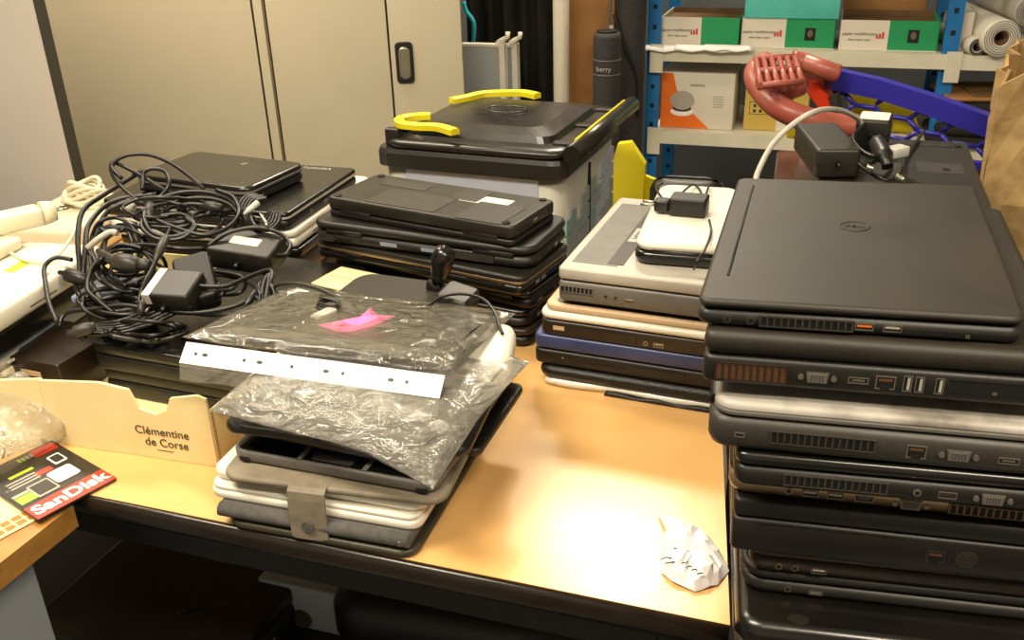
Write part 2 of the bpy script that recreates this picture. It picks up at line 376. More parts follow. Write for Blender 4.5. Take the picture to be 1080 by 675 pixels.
# ---- second table on the right, its top level with the first
S0 = Pb + Vector((.007, 0, 0)); sd = dd
root = thing('table', 'table on the right under the tall laptop stack, mostly hidden', 'table', (S0.x, S0.y, 0))
n0 = S0 - dd*.28; n1 = n0 + E1*.62; f0 = S0 + dd*.66; f1 = f0+E1*.62
quad2 = [rel(n0, S0), rel(n1, S0), rel(f1, S0), rel(f0, S0)]
MB().poly(quad2, TT-.026, TT-.0002, 'dkedge').build('tabletop', root)
for (qx, qy), sx, sy in zip(quad2, (1, -1, -1, 1), (1, 1, -1, -1)):
    c = Vector((qx, qy, 0)) + E1*(.05*sx) + dd*(.05*sy)
    MB().slab(.045, .045, 0, TT-.0265, 'dkframe', .006, .002, c.x, c.y).build('leg', root)

# ---- desk corner at bottom left
D1 = at(84, 524, z=TT); D0 = at(0, 590, z=TT)
dv = (D1-D0).normalized(); D1 = D1 - dv*.012; Dn = D1 - dv*.75; lv = Vector((-dv.y, dv.x, 0))
root = thing('desk', 'desk with a wooden top and grey side panel at the lower left', 'desk', (D1.x, D1.y, 0))
dq = [rel(Dn, D1), rel(D1, D1), rel(D1+lv*.55-dv*.20, D1), rel(Dn+lv*.55, D1)]
b = MB(); b.poly(dq, TT-.034, TT-.004, 'woodedge'); 
b.build('desktop', root)
k = -dv*.05 + lv*.03
p0 = k; p1 = k - dv*.62
MB().poly([(p1.x, p1.y), (p0.x, p0.y), (p0.x+lv.x*.02, p0.y+lv.y*.02), (p1.x+lv.x*.02, p1.y+lv.y*.02)], 0, TT-.0345, 'panel').build('side_panel', root)
p0 = k + lv*.45-dv*.15; p1 = k - dv*.62+lv*.45
MB().poly([(p1.x, p1.y), (p0.x, p0.y), (p0.x+lv.x*.02, p0.y+lv.y*.02), (p1.x+lv.x*.02, p1.y+lv.y*.02)], 0, TT-.0345, 'panel').build('side_panel', root)

# ================================================================== CABINETS
CP = at(490, 95, Y=2.75)
nC = E2
CA = R(4.0); F1 = Vector((math.cos(CA), math.sin(CA), 0)); F2 = Vector((-math.sin(CA), math.cos(CA), 0))
def cabp(x, y): return onplane(x, y, CP, F2)
def gu(p): return p.dot(E1)
def gv(p): return p.dot(E2)
def fu(p): return p.dot(F1)
vC = CP.dot(F2); uR = fu(CP); uS = fu(cabp(415, 110)); uL = fu(cabp(297, 150)); uLL = fu(cabp(60, 170))
def cabinet(name, label, u0, u1, v0, doors, mk, depth=.25, h=1.95):
    q = F1*((u0+u1)/2) + F2*(v0+depth/2)
    root = thing(name, label, 'cabinet', (q.x, q.y, 0), CA)
    W = u1-u0
    MB().slab(W, depth-.02, 0, h, mk, .004, .002, 0, .01).build('body', root)
    seams = [-W/2] + [x-(u0+u1)/2 for x in doors] + [W/2]
    ds = []
    for i in range(len(seams)-1):
        a, c = seams[i]+.004, seams[i+1]-.002
        o = MB().slab(c-a, .02, .05, h-.02, mk, .001, .0015, (a+c)/2, -depth/2+.009).build('door', root); ds.append(o)
    MB().box(-W/2+.006, W/2-.006, -depth/2+.012, -depth/2+.0195, .045, h-.015, 'cabgap').build('shadow_gap', root)
    return root, ds
cabinet('cabinet', 'tall plain beige metal cabinet behind the tangled cables', uLL, uL-.002, vC, [uL-.032], 'cab')
root, ds = cabinet('cabinet', 'beige metal cabinet with a chrome and black door handle', uL+.002, uR, vC, [uS], 'cab')
hp = cabp(427, 66); hu = fu(hp)-(uL+.002+uR)/2
b = MB(); Xh = Matrix.Translation((hu, -.126, hp.z)) @ Matrix.Rotation(R(90), 4, 'X')
b.slab(.05, .115, 0, .006, 'dkframe', .012, .002, X=Xh)
ho = b.build('handle', ds[1])
b = MB(); b.slab(.032, .090, .005, .014, 'metal', .014, .006, X=Xh); b.build('chrome_cup', ho)
# pale cabinet at the far left, nearer the camera
q = at(79, 188, Y=2.02)
root = thing('partition_panel', 'pale grey upright panel at the far left in front of the beige cabinet', 'panel', (q.x, q.y, 0), GA)
MB().slab(.80, .028, 0, 1.9, 'cab2', .003, .002, -.40, .014).build('board', root)
b = MB(); b.box(-.0005, .0015, -.001, .029, 0, 1.9, 'cabgap'); b.box(-.80, -.795, -.001, .029, 0, 1.9, 'cabgap'); b.build('edge_strip', root)

# ================================================================== SHELVING
SP = at(690, 50, Y=3.0); vS = gv(SP)
def sh(x, y, dv=0): return onplane(x, y, SP+E2*dv, nC)
uP1 = gu(sh(688, 100)); uP2 = gu(sh(1001, 60))
z1 = sh(760, 51).z; z2 = sh(760, 140).z
SDEP = .36
root = thing('shelving_unit', 'metal shelving unit with blue posts and cream boards', 'shelf', tuple(gp((uP1+uP2)/2, vS)), GA)
def post(u, v):
    b = MB(); b.box(u-.021, u+.021, v, v+.003, 0, 2.1, 'blue'); b.box(u-.021, u-.018, v+.003, v+.035, 0, 2.1, 'blue')
    z = .1
    while z < 2.05:
        b.box(u-.006, u+.006, v-.0006, v+.001, z, z+.014, 'dark'); z += .06
    return b.build('post', root)
hw = (uP2-uP1)/2
for v in (0, SDEP):
    post(-hw, v); post(hw, v); post(hw+1.05, v)
for z in (z1, z2, .2, 1.55):
    for x0, x1 in ((-hw+.002, hw-.002), (hw+.002, hw+1.05)):
        b = MB(); b.box(x0, x1, -.012, SDEP+.03, z-.012, z, 'board'); b.box(x0, x1, -.016, -.002, z-.04, z+.001, 'board')
        b.box(x0-.01, x0+.03, -.020, -.014, z-.075, z+.01, 'board')
        b.build('board', root)
ucen = (uP1+uP2)/2
def shelfbox(px0, px1, z, h, dep, cols, name, label, cat_='box', group=None, dv=.02, rz=0, open_=False):
    u0 = gu(sh(px0, 50)); u1 = gu(sh(px1, 50)); W = u1-u0
    if z == 'z2': u0 = gu(sh(px0, 135)); u1 = gu(sh(px1, 135)); W = u1-u0; z = z2
    o = thing(name, label, cat_, tuple(gp((u0+u1)/2, vS+dv+dep/2, z+.001)), GA+rz, group)
    b = MB()
    if open_:
        t = .003
        b.box(-W/2, W/2, -dep/2, dep/2, 0, t, 'wcard')
        b.box(-W/2, -W/2+t, -dep/2, dep/2, t, h, 'wcard'); b.box(W/2-t, W/2, -dep/2, dep/2, t, h, cols[-1][1])
        b.box(-W/2+t, W/2-t, dep/2-t, dep/2, t, h, 'carddk')
        b.box(-W/2+t, W/2-t, -dep/2+t, dep/2-t, h-.02, h-.016, 'carddk')
        for a, k in cols: b.box(-W/2+W*a[0], -W/2+W*a[1], -dep/2, -dep/2+t, t, h, k)
    else: b.slab(W, dep, 0, h, cols, .003, .002)
    b.build('carton', o)
    return o, W, dep
def tinytext(o, W, dep, h, body, xf, size, mk, dz=0, sx=1):
    return text('lettering', body, size, mk, o, ((xf-.5)*W, -dep/2-.0006, h/2+dz), (R(90), 0, 0), sx=sx)
def boxprint(o, W, dep, h, badge=True, split=.5):
    tinytext(o, W, dep, h, 'papier multifonction', split*.42, .012, 'ink', .004)
    tinytext(o, W, dep, h, 'blanc laser copie', split*.42, .009, 'ink', -.012)
    b = MB(); x = -W/2+W*split*.82
    for k in range(3): b.box(x+k*.008-.01, x+k*.008-.004, -dep/2-.0008, -dep/2, h/2-.008, h/2+.0+k*.005, 'redink')
    b.build('red_emblem', o)
    if badge:
        b = MB(); x = -W/2+W*(split+1)/2; b.box(x-.015, x+.015, -dep/2-.0008, -dep/2, h/2-.018, h/2+.018, 'dark')
        b.poly([(x+.008*math.cos(a), h/2+.002+.011*math.sin(a)) for a in [math.pi/5*k for k in range(10)]], 0, .0012, 'logo', Matrix(((1,0,0,0),(0,0,-1,-dep/2),(0,1,0,0),(0,0,0,1))))
        b.build('dark_badge', o)
h = .085
o, W, dep = shelfbox(695, 778, z1, h, .22, [((0, .52), 'wcard'), ((.52, 1), 'green')], 'carton_box', 'open white and green paper carton at the left end of the shelf', group='white and green paper cartons', open_=True)
boxprint(o, W, dep, h, False, .52)
o, W, dep = shelfbox(780, 879, z1, h, .22, [((0, .48), 'wcard'), ((.48, 1), 'green')], 'carton_box', 'white and green paper carton under the turquoise box', group='white and green paper cartons', open_=True)
boxprint(o, W, dep, h, True, .48)
o, W, dep = shelfbox(884, 989, z1, h, .22, [((0, .5), 'wcard'), ((.5, 1), 'green')], 'carton_box', 'white and green paper carton in front of the brown box', group='white and green paper cartons', open_=True)
boxprint(o, W, dep, h, True, .5)
# turquoise box on top, brown box behind
u0 = gu(sh(785, 10)); u1 = gu(sh(886, 10))
o = thing('storage_box', 'turquoise card box on top of a white and green carton', 'box', tuple(gp((u0+u1)/2, vS+.135, z1+h+.002)), GA)
MB().slab(u1-u0, .24, 0, .12, 'turq', .004, .003).build('carton', o)
MB().slab(u1-u0+.004, .244, .085, .122, 'turq', .004, .003).build('lid', o)
u0 = gu(sh(889, 10)); u1 = gu(sh(984, 10))
o = thing('cardboard_box', 'brown cardboard box behind the right green carton', 'box', tuple(gp((u0+u1)/2, vS+.310, z1+.001)), GA)
MB().slab(u1-u0, .10, 0, .26, 'card', .003, .002).build('carton', o)
MB().box(-.02, .02, -.0510, -.0502, .12, .26, 'carddk').build('tape', o)
# loose papers hanging off the shelf
p = gp(gu(sh(730, 50)), vS-.01, z1+.003)
o = thing('paper_stack', 'loose white papers drooping over the shelf edge', 'paper', tuple(p), GA)
for i, (dx, wd, rz) in enumerate(((-.06, .16, .1), (.04, .18, -.05), (.11, .14, .03))):
    b = MB(); n = 10; vs = []
    for j in range(n+1):
        for k2 in range(5):
            y = .015-.035*k2/4; zz = .004*i + (0 if k2 < 2 else -(k2-1.6)**2*.0022) + .003*math.sin(j*1.3+i)*(k2/4)+.002
            vs.append((dx-wd/2+wd*j/n, y+rz*(j/n-.5)*.1-.006*i, zz))
    fs = [(j*5+k2, j*5+k2+1, (j+1)*5+k2+1, (j+1)*5+k2) for j in range(n) for k2 in range(4)]
    b.add(vs, fs, 'paper', True); so = b.build('sheet', o); md = so.modifiers.new('t', 'SOLIDIFY'); md.thickness = .001
# orange and white product box
o, W, dep = shelfbox(694, 771, 'z2', .175, .2, 'wcard', 'product_box', 'white and orange product box with a round gadget pictured', dv=.03)
Xf = Matrix(((1,0,0,0), (0,0,-1,-dep/2), (0,1,0,0), (0,0,0,1)))
b = MB(); b.poly([(-W/2+.001, .002), (W*.18, .002), (-W*.1, .06), (-W*.28, .12), (-W*.34, .173), (-W/2+.001, .173)], 0, .0008, 'orange', Xf); b.build('orange_print', o)
b = MB(); cx, cy = -W*.2, .085
b.poly([(cx+.036*math.cos(a), cy-.032+.014*math.sin(a)) for a in [2*math.pi*k/24 for k in range(24)]], 0, .0014, 'paper', Xf)
b.poly([(cx+.030*math.cos(a), cy-.022+.010*math.sin(a)) for a in [2*math.pi*k/24 for k in range(24)]], 0, .0018, 'dkgrey', Xf)
b.poly([(cx+.038*math.cos(a), cy+.004+.030*math.sin(a)) for a in [2*math.pi*k/24 for k in range(24)]], 0, .0022, 'silver', Xf); b.build('gadget_picture', o)
text('lettering', 'xxxxxxx', .013, 'ink', o, (0, -dep/2-.001, .138), (R(90), 0, 0))
b = MB(); [b.box(W*.22, W*.36, .07+.008*k, .073+.008*k, 0, .0007, 'silver', Xf) for k in range(5)]; b.build('small_print', o)
o, W, dep = shelfbox(782, 850, 'z2', .165, .18, 'ycard', 'carton_box', 'dull yellow carton beside the orange and white product box', dv=.05)
b = MB(); Xf = Matrix(((1,0,0,0), (0,0,-1,-dep/2), (0,1,0,0), (0,0,0,1)))
b.box(-W*.42, -W*.08, .05, .09, 0, .0006, 'ink', Xf); b.box(-W*.41, -W*.09, .052, .088, 0, .0009, 'ycard', Xf)
for k in range(3):
    for j in range(2): b.box(-W*.36+k*.018, -W*.36+k*.018+.009, .056+j*.016, .066+j*.016, 0, .0012, 'ink', Xf)
b.box(W*.02, W*.45, .0, .05, 0, .0006, 'wcard', Xf); b.build('printed_panel', o)
o, W, dep = shelfbox(905, 965, 'z2', .10, .2, 'carddk', 'cardboard_box', 'dark brown cardboard box behind the blue lattice', dv=.1)
b = MB(); Xf = Matrix(((1,0,0,0), (0,0,-1,-dep/2), (0,1,0,0), (0,0,0,1)))
b.box(-W*.4, W*.1, .03, .08, 0, .0008, 'orange', Xf); b.build('orange_label', o)
# brown envelope, dark clutter, rolls
pe = sh(1045, 108, .08)
o = thing('envelope', 'brown padded envelope lying askew on the lower shelf', 'envelope', (pe.x, pe.y, z2+.135), GA+R(10))
MB().slab(.30, .22, 0, .012, 'card', .01, .005).build('envelope_body', o)
MB().slab(.12, .20, .0125, .016, 'carddk', .01, .001, cx=-.02).build('flap', o)
o = thing('fabric_pile', 'dark folded fabric under the brown envelope', 'cloth', (pe.x, pe.y, z2+.001), GA)
for k in range(4): MB().slab(.34-.02*k, .25, .033*k, .033*k+.0325, 'cloth', .04, .012, cx=.01*k).build('fold', o)
def roll(name, label, pa, ax, L, r, hole, mk='wcard', core='card'):
    o = thing(name, label, 'paper roll', tuple(pa))
    d = ax.normalized(); q = d.to_track_quat('Z', 'Y').to_matrix().to_4x4()
    b = MB(); n = 28
    def rg(rr, z): return [(rr*math.cos(2*math.pi*k/n), rr*math.sin(2*math.pi*k/n), z) for k in range(n)]
    b.loft([rg(hole, .004), rg(r*.55, 0), rg(r*.97, 0), rg(r, .003), rg(r, L-.003), rg(r*.97, L), rg(hole, L)], mk, q, cap=False)
    # spiral edge of the rolled sheet
    sp = [(rr*math.cos(a), rr*math.sin(a), -.0003) for a, rr in [(k*.35, hole+(r*.95-hole)*k/80) for k in range(81)]]
    b.tube(sp, .0009, 'grey', 4, q)
    b.build('sheet_roll', o)
    b = MB(); b.loft([rg(hole, .004), rg(hole, L), rg(hole*.86, L), rg(hole*.86, .004), rg(hole, .004)], core, q, cap=False); b.build('core', o)
    return o
pr = sh(1058, 33, -.04)
roll('paper_roll', 'large white paper roll end-on at the top right', Vector((pr.x, pr.y, z1+.052)), E2*1+E1*-.20, .38, .05, .020, core='carddk')
pr = sh(1031, 50, -.02)
roll('paper_roll', 'thin white roll with a dark hollow end', Vector((pr.x, pr.y, z1+.025)), E2*1+E1*-.28, .34, .024, .015, core='dkgrey')
pr = sh(1043, 47, .02); 
roll('paper_roll', 'cream paper roll wedged between the thin and large rolls', Vector((pr.x+.013, pr.y+.0, z1+.0205)), E2*1+E1*-.24, .30, .019, .008, mk='cream')
pr = sh(1078, 22, -.02)
roll('paper_roll', 'grey paper roll lying on top of the large white roll', Vector((pr.x+.03, pr.y+.02, z1+.118)), E2*1+E1*-.2, .34, .042, .016, mk='silver')
o, W, dep = shelfbox(1012, 1024, z1, .11, .2, 'wcard', 'carton_box', 'narrow white carton right of the blue post on the shelf', dv=.03)

# ================================================================== BACKGROUND CLUTTER between cabinet and shelving
BP = at(540, 60, Y=3.05)
def bgp(x, y, dv=0): return onplane(x, y, BP+E2*dv, nC)
# black cloth with folds
ua = gu(bgp(493, 50, .3)); ub = gu(bgp(592, 50, .3)); vb = gv(BP)+.3
b = MB(); n = 46; vs = []; fs = []
for i in range(n+1):
    for j in range(13):
        u = ua+(ub-ua+.03)*i/n; z = .25+1.75*j/12
        vs.append((u, vb+.025*math.sin(i*.85+.25*j)+.012*math.sin(i*2.1-j*.4), z))
for i in range(n):
    for j in range(12): a = i*13+j; fs.append((a, a+13, a+14, a+1))
b.add(vs, fs, 'cloth', True); o = b.build('hanging_cloth', rz=GA); md = o.modifiers.new('t', 'SOLIDIFY'); md.thickness = .004
tag(o, 'black cloth hanging in folds behind the grey panels', 'cloth')
def gthing(name, label, c, px, y, dv, z=0):
    q = bgp(px, y, dv); return thing(name, label, c, (q.x, q.y, z), GA)
# grey panels with hooked white edge
for i, (x0, x1, ytop, dv, lab) in enumerate(((488, 534, 48, -.02, 'front grey display panel with a hooked white frame beside the cabinet'), (500, 547, 48, .05, 'rear grey display panel standing behind the similar front one'))):
    A0 = bgp(x0, ytop, dv); A1 = bgp(x1, ytop, dv); W = gu(A1)-gu(A0); hz = A0.z
    o = thing('display_panel', lab, 'panel', tuple(((A0+A1)/2)*Vector((1, 1, 0)) if False else ((A0.x+A1.x)/2, (A0.y+A1.y)/2, 0)), GA, 'grey display panels')
    MB().slab(W-.02, .02, .0, hz, 'panel', .002, .002, -.01, 0).build('board', o)
    b = MB(); b.box(W/2-.02, W/2-.002, -.014, .014, 0, hz+.01, 'white'); b.box(-W/2, W/2-.02, -.012, .012, hz, hz+.008, 'white')
    b.build('frame', o)
    b = MB(); b.tube([(W/2-.03, 0, hz+.01), (W/2-.012, 0, hz+.02), (W/2+.006, 0, hz+.03), (W/2+.006, 0, hz+.045)], .008, 'white', 8); b.build('hook', o)
# turquoise strap
q = [bgp(x, y, .18) for x, y in ((489, 2), (492, 12), (499, 22), (500, 34), (499, 47))]
o = MB().tube(cat(q, 5), .007, 'turqstrap', 8).build('strap'); tag(o, 'turquoise strap hanging beside the cabinet edge', 'strap')
q = bgp(592, 60, -.10); o = thing('cardboard_tube', 'white upright roll standing beside the tall brown box', 'paper roll', (q.x, q.y, 0))
MB().tube([(0, 0, 0), (0, 0, 1.9)], .024, 'wcard', 20).build('sheet_roll', o)
MB().tube([(0, 0, 1.9), (0, 0, 1.905)], .022, 'silver', 20).build('end_cap', o)
A0 = bgp(599, 60, .06); A1 = bgp(652, 60, .06); W = gu(A1)-gu(A0)
o = thing('cardboard_box', 'tall upright brown cardboard box between tube and black bags', 'box', ((A0.x+A1.x)/2, (A0.y+A1.y)/2, 0), GA)
MB().slab(W, .12, 0, 1.65, 'card', .003, .002).build('carton', o)
MB().box(-.015, .02, -.061, -.0602, 1.25, 1.65, 'carddk').build('tape', o)
q = bgp(640, 70, -.12); o = thing('tube_bag', 'short dark cylindrical bag with a light band and small lettering', 'bag', (q.x, q.y, 0), GA)
zt = bgp(640, 34, -.12).z
MB().tube([(0,0,0), (0,0,.01), (0,0,zt-.015), (0,0,zt)], [.036, .040, .040, .037], 'bag', 20).build('tube', o)
b = MB(); zb = bgp(640, 63, -.12).z; b.tube([(0,0,zb), (0,0,zb+.004)], .0415, 'grey', 20); zb2 = bgp(640, 78, -.12).z; b.tube([(0,0,zb2), (0,0,zb2+.004)], .0415, 'grey', 20); b.build('band', o)
text('lettering', 'berry', .02, 'silver', o, (0, -.0415, (zb+zb2)/2), (R(90), 0, 0), ext=.0003)
MB().tube([(0,0,zt), (0,0,zt+.006)], .03, 'dark', 20).build('opening', o)
q = bgp(664, 60, .02); o = thing('tripod_bag', 'tall black padded bag with straps beside the blue post', 'bag', (q.x, q.y, 0), GA)
MB().tube([(0,0,0), (0,0,.02), (0,0,.8), (0,0,1.16), (0,0,1.22), (0,0,1.25)], [.040, .046, .046, .048, .040, .02], 'bag', 18).build('bag_body', o)
b = MB(); b.tube(cat([(-.03,-.05,1.17), (-.052,-.055,1.0), (-.045,-.055,.86), (-.05,-.05,.7)], 5), .005, 'grey', 6); b.tube(cat([(-.04,-.05,1.0), (-.0,-.06,.9), (.035,-.052,.82), (.04,-.05,.7)], 5), .005, 'dark', 6); b.build('strap', o)
MB().slab(.014, .004, -.02, .02, 'silver', .003, .001, X=Matrix.Translation((-.045, -.058, .95))).build('buckle', o)
# yellow thing
q = bgp(661, 175, -.75)
o = thing('folding_sign', 'bright yellow plastic sign standing beside the blue post', 'sign', (q.x-.02, q.y, 0), GA)
zt = bgp(661, 148, -.75).z
b = MB(); b.poly([(-.045, .0), (.05, .0), (.065, zt-.05), (.03, zt), (-.0, zt-.005), (-.015, zt-.06)], -.012, .012, 'yellow', Matrix(((1,0,0,0), (0,0,-1,0), (0,1,0,0), (0,0,0,1)))); b.build('front_leaf', o)
b = MB(); b.poly([(.015, .0), (.11, .0), (.105, zt-.10), (.06, zt-.085)], .02, .035, 'yellow', Matrix(((1,0,0,0), (0,0,-1,.05), (0,1,0,0), (0,0,0,1)))); b.build('rear_leaf', o)
# ================================================================== BIN
zr = .915
pos = fit(zr, NL=(393, 156), NR=(587, 168), FR=(668, 122))
c, A, w, d = pos; A = (A*.6+GA*.4); w += .02; d += .03
NLp = at(393, 156, z=zr); ex = Vector((math.cos(A), math.sin(A), 0)); ey = Vector((-ex.y, ex.x, 0)); c = NLp+ex*(w/2)+ey*(d/2)
root = thing('recycling_bin', 'black lidded recycling bin with yellow lid clamps', 'bin', (c.x, c.y, 0), A)
b = MB()
def rr(w, d, z, rc=.03, n=4, cx=0, cy=0):
    out = []
    for (sx, sy, t0) in ((1,-1,-90), (1,1,0), (-1,1,90), (-1,-1,180)):
        for k in range(n+1):
            t = R(t0+90*k/n); out.append((cx+sx*(w/2-rc)+rc*math.cos(t), cy+sy*(d/2-rc)+rc*math.sin(t), z))
    return out
b.loft([rr(w*.80, d*.80, 0), rr(w*.95, d*.93, zr-.036)], 'binside'); body = b.build('body', root)
# printed panels on front and right side
xr = w*.475; yf = d*.465
b = MB(); b.box(-w*.34, w*.36, -yf-.002, -yf+.012, zr-.30, zr-.040, 'binfront'); b.build('front_sticker', root)
b = MB()
for i in range(10):
    for j in range(4):
        if random.random() < .75:
            y = -d*.40+i*d*.082; z = zr-.26+j*.035+i*.007
            b.box(xr-.006, xr+.0025+.0001*j, y, y+d*.08, z, z+.03, random.choice(['panel', 'binfront', 'turqpale']))

b.build('side_print', root)
b = MB(); b.box(xr-.005, xr+.004, -d*.03, -d*.02, zr-.25, zr-.05, 'dark'); b.build('side_seam', root)
b = MB(); b.loft([rr(w*.96, d*.94, zr-.036), rr(w, d, zr-.034), rr(w, d, zr-.008), rr(w*.985, d*.98, zr)], 'binrim', smooth=False); b.build('rim', root)
b = MB(); lx = w*.05   # lid, dished and with a raised crown
lw, ld = w*.94, d*.97
b.loft([rr(lw, ld, zr+.001, .04, cx=lx*.5), rr(lw+.012, ld+.012, zr+.008, .045, cx=lx*.5), rr(lw, ld, zr+.016, .04, cx=lx*.5), rr(lw*.93, ld*.9, zr+.018, .04, cx=lx*.5)], 'bin', smooth=True)
b.loft([rr(lw*.84, ld*.78, zr+.016, .03, cx=lx*.3), rr(lw*.80, ld*.74, zr+.030, .03, cx=lx*.3), rr(lw*.60, ld*.56, zr+.038, .03, cx=lx*.5), rr(lw*.30, ld*.28, zr+.040, .03, cx=lx*.4)], 'bin', smooth=False)
lid = b.build('lid', root)
b = MB(); b.tube([(lx*.2+.03*math.cos(a)*1.4, .01+.03*math.sin(a), zr+.040) for a in [2*math.pi*k/24 for k in range(25)]], .003, 'bin', 6); b.build('lid_emblem', lid)
b = MB()
b.tube([(w*.54, -d*.50, zr+.016), (w*.54, d*.56, zr+.016)], .017, 'bin', 16)
b.tube([(w*.525, -d*.40, zr+.033), (w*.525, d*.45, zr+.033)], .0025, 'yellow', 6)
for y in (-.35, 0, .35): b.slab(.07, .02, zr+.004, zr+.024, 'bin', .003, .003, w*.49, d*y)
b.build('hinge_bar', root)
def clamp(pxs, z, ww=.020, hh_=.012):
    pts = []
    for x, y in pxs:
        q = at(x, y, z=z)-Vector((c.x, c.y, 0)); q.rotate(Matrix.Rotation(-A, 4, 'Z')); pts.append(q)
    pts = cat(pts, 5); b = MB(); rg = []
    for i, q in enumerate(pts):
        tt = (pts[min(i+1, len(pts)-1)]-pts[max(i-1, 0)]); tt.z = 0; tt.normalize(); nn = Vector((-tt.y, tt.x, 0))
        rg.append([tuple(q+nn*a+Vector((0, 0, e_))) for a, e_ in ((-ww/2, -hh_/2), (ww/2, -hh_/2), (ww/2, hh_/3), (ww/3, hh_/2), (-ww/3, hh_/2), (-ww/2, hh_/3))])
    b.loft(rg, 'yellow', smooth=False); return b
clamp([(454, 122), (436, 123), (422, 126), (424, 131), (440, 133), (462, 134), (480, 139)], zr+.040).build('clamp', root)
clamp([(476, 106), (492, 103), (510, 99), (535, 98), (552, 98), (567, 101)], zr+.044).build('clamp', root)
for y in (-.42, -.30): MB().slab(.03, .02, zr+.0, zr+.034, 'bin', .004, .003, -w*.42, d*y).build('clamp_bracket', root)

# ================================================================== SHOPPING CART
zc = 1.03
pA = at(872, 78, z=zc); pB = at(1042, 128, z=.985)
cd = Vector((pB.x-pA.x, pB.y-pA.y, 0)).normalized(); cn = Vector((-cd.y, cd.x, 0))
root = thing('shopping_cart', 'blue plastic lattice shopping cart with a faded red handle', 'cart', (pA.x, pA.y, 0), math.atan2(cd.y, cd.x))
def cl(x, y):   # pixel on the cart's side plane -> local (u, z)
    q = onplane(x, y, pA, cn) - Vector((pA.x, pA.y, 0)); return q.dot(cd), q.z
Xs = Matrix(((1,0,0,0), (0,0,-1,0), (0,1,0,0), (0,0,0,1)))
top = [cl(*p) for p in ((872, 70), (930, 83), (985, 100), (1048, 122), (1062, 127))]
low = [cl(*p) for p in ((1062, 152), (1048, 146), (985, 122), (930, 104), (872, 92))]
b = MB(); b.poly((top+low)[::-1], -.012, .012, 'cartblue', Xs); b.build('side_rail', root)
bl = [cl(*p) for p in ((1062, 183), (1050, 180), (960, 166), (880, 148))]; bl2 = [cl(*p) for p in ((880, 143), (960, 160), (1050, 173), (1062, 176))]
b = MB(); b.poly((bl2+bl[:: 1])[::-1], -.008, .008, 'cartblue', Xs); b.build('bottom_rail', root)
b = MB()     # hexagonal lattice
x0 = cl(880, 100)[0]; x1 = cl(1050, 150)[0]
def inter(L, x):
    for (a, b_) in zip(L, L[1:]):
        if min(a[0], b_[0]) <= x <= max(a[0], b_[0]): return a[1]+(b_[1]-a[1])*(x-a[0])/(b_[0]-a[0]+1e-9)
    return L[0][1] if abs(L[0][0]-x) < abs(L[-1][0]-x) else L[-1][1]
zA = inter(top, x0); hx = .042
def okp(p): return x0-.02 <= p[0] <= x1+.05 and inter(bl2, p[0])-.006 <= p[1] <= inter(low, p[0])+.006
for i in range(-1, 12):
    for j in range(-6, 8):
        cx = x0+i*hx*1.5; cz = zA-.10+(j+(i % 2)*.5)*hx*.9-((i//2)*.03)
        pts = [(cx+hx*math.cos(R(60*k)), cz+hx*.52*math.sin(R(60*k))) for k in range(4)]
        for p, q in zip(pts, pts[1:]):
            ss = [(p[0]+(q[0]-p[0])*k/6, p[1]+(q[1]-p[1])*k/6) for k in range(7)]; ss = [v for v in ss if okp(v)]
            if len(ss) > 1: b.tube([(ss[0][0], 0, ss[0][1]), (ss[-1][0], 0, ss[-1][1])], .0045, 'cartblue', 6)
b.build('lattice_side', root)
# yellow folding panel behind the lattice, legs and basket floor
yq = [cl(*p) for p in ((880, 98), (950, 118), (958, 150), (884, 134))]
b = MB(); b.poly(yq[::-1], -.004, .004, 'yellow', Matrix(((1,0,0,0), (0,0,-1,.05), (0,1,0,0), (0,0,0,1)))); b.build('yellow_panel', root)
b = MB()
for u in (.05, .75): b.tube([(u, .02, 0.02), (u, .02, .95 if u < .1 else .72)], .013, 'dkframe', 10); b.tube([(u, .45, 0.02), (u, .45, .75)], .013, 'dkframe', 10)
b.tube([(.05, .02, .2), (.75, .02, .2)], .013, 'dkframe', 10); b.tube([(.05, .45, .2), (.75, .45, .2)], .013, 'dkframe', 10); b.build('frame', root)
# red handle, a C in a horizontal plane with the grid tray
def hl(x, y, z): q = at(x, y, z=z)-Vector((pA.x, pA.y, 0)); return Vector((q.dot(cd), q.dot(cn), q.z))
hp_ = [hl(915, 134, .975), hl(880, 132, .98), hl(848, 125, .995), hl(820, 112, 1.01), hl(801, 92, 1.03), hl(797, 76, 1.05), hl(808, 66, 1.06)]
b = MB(); b.tube(cat(hp_, 6), [.021]*len(cat(hp_, 6)), 'cartred', 14)
hp2 = [hl(835, 63, 1.06), hl(850, 66, 1.055), hl(866, 72, 1.05), hl(884, 78, 1.04)]
b.tube(cat(hp2, 5), .017, 'cartred', 12); b.build('handle', root)
b = MB(); b.poly([cl(*p) for p in ((848, 62), (880, 71), (880, 118), (860, 105), (850, 90))][::-1], -.012, .012, 'cartred', Xs); b.build('handle_bracket', root)
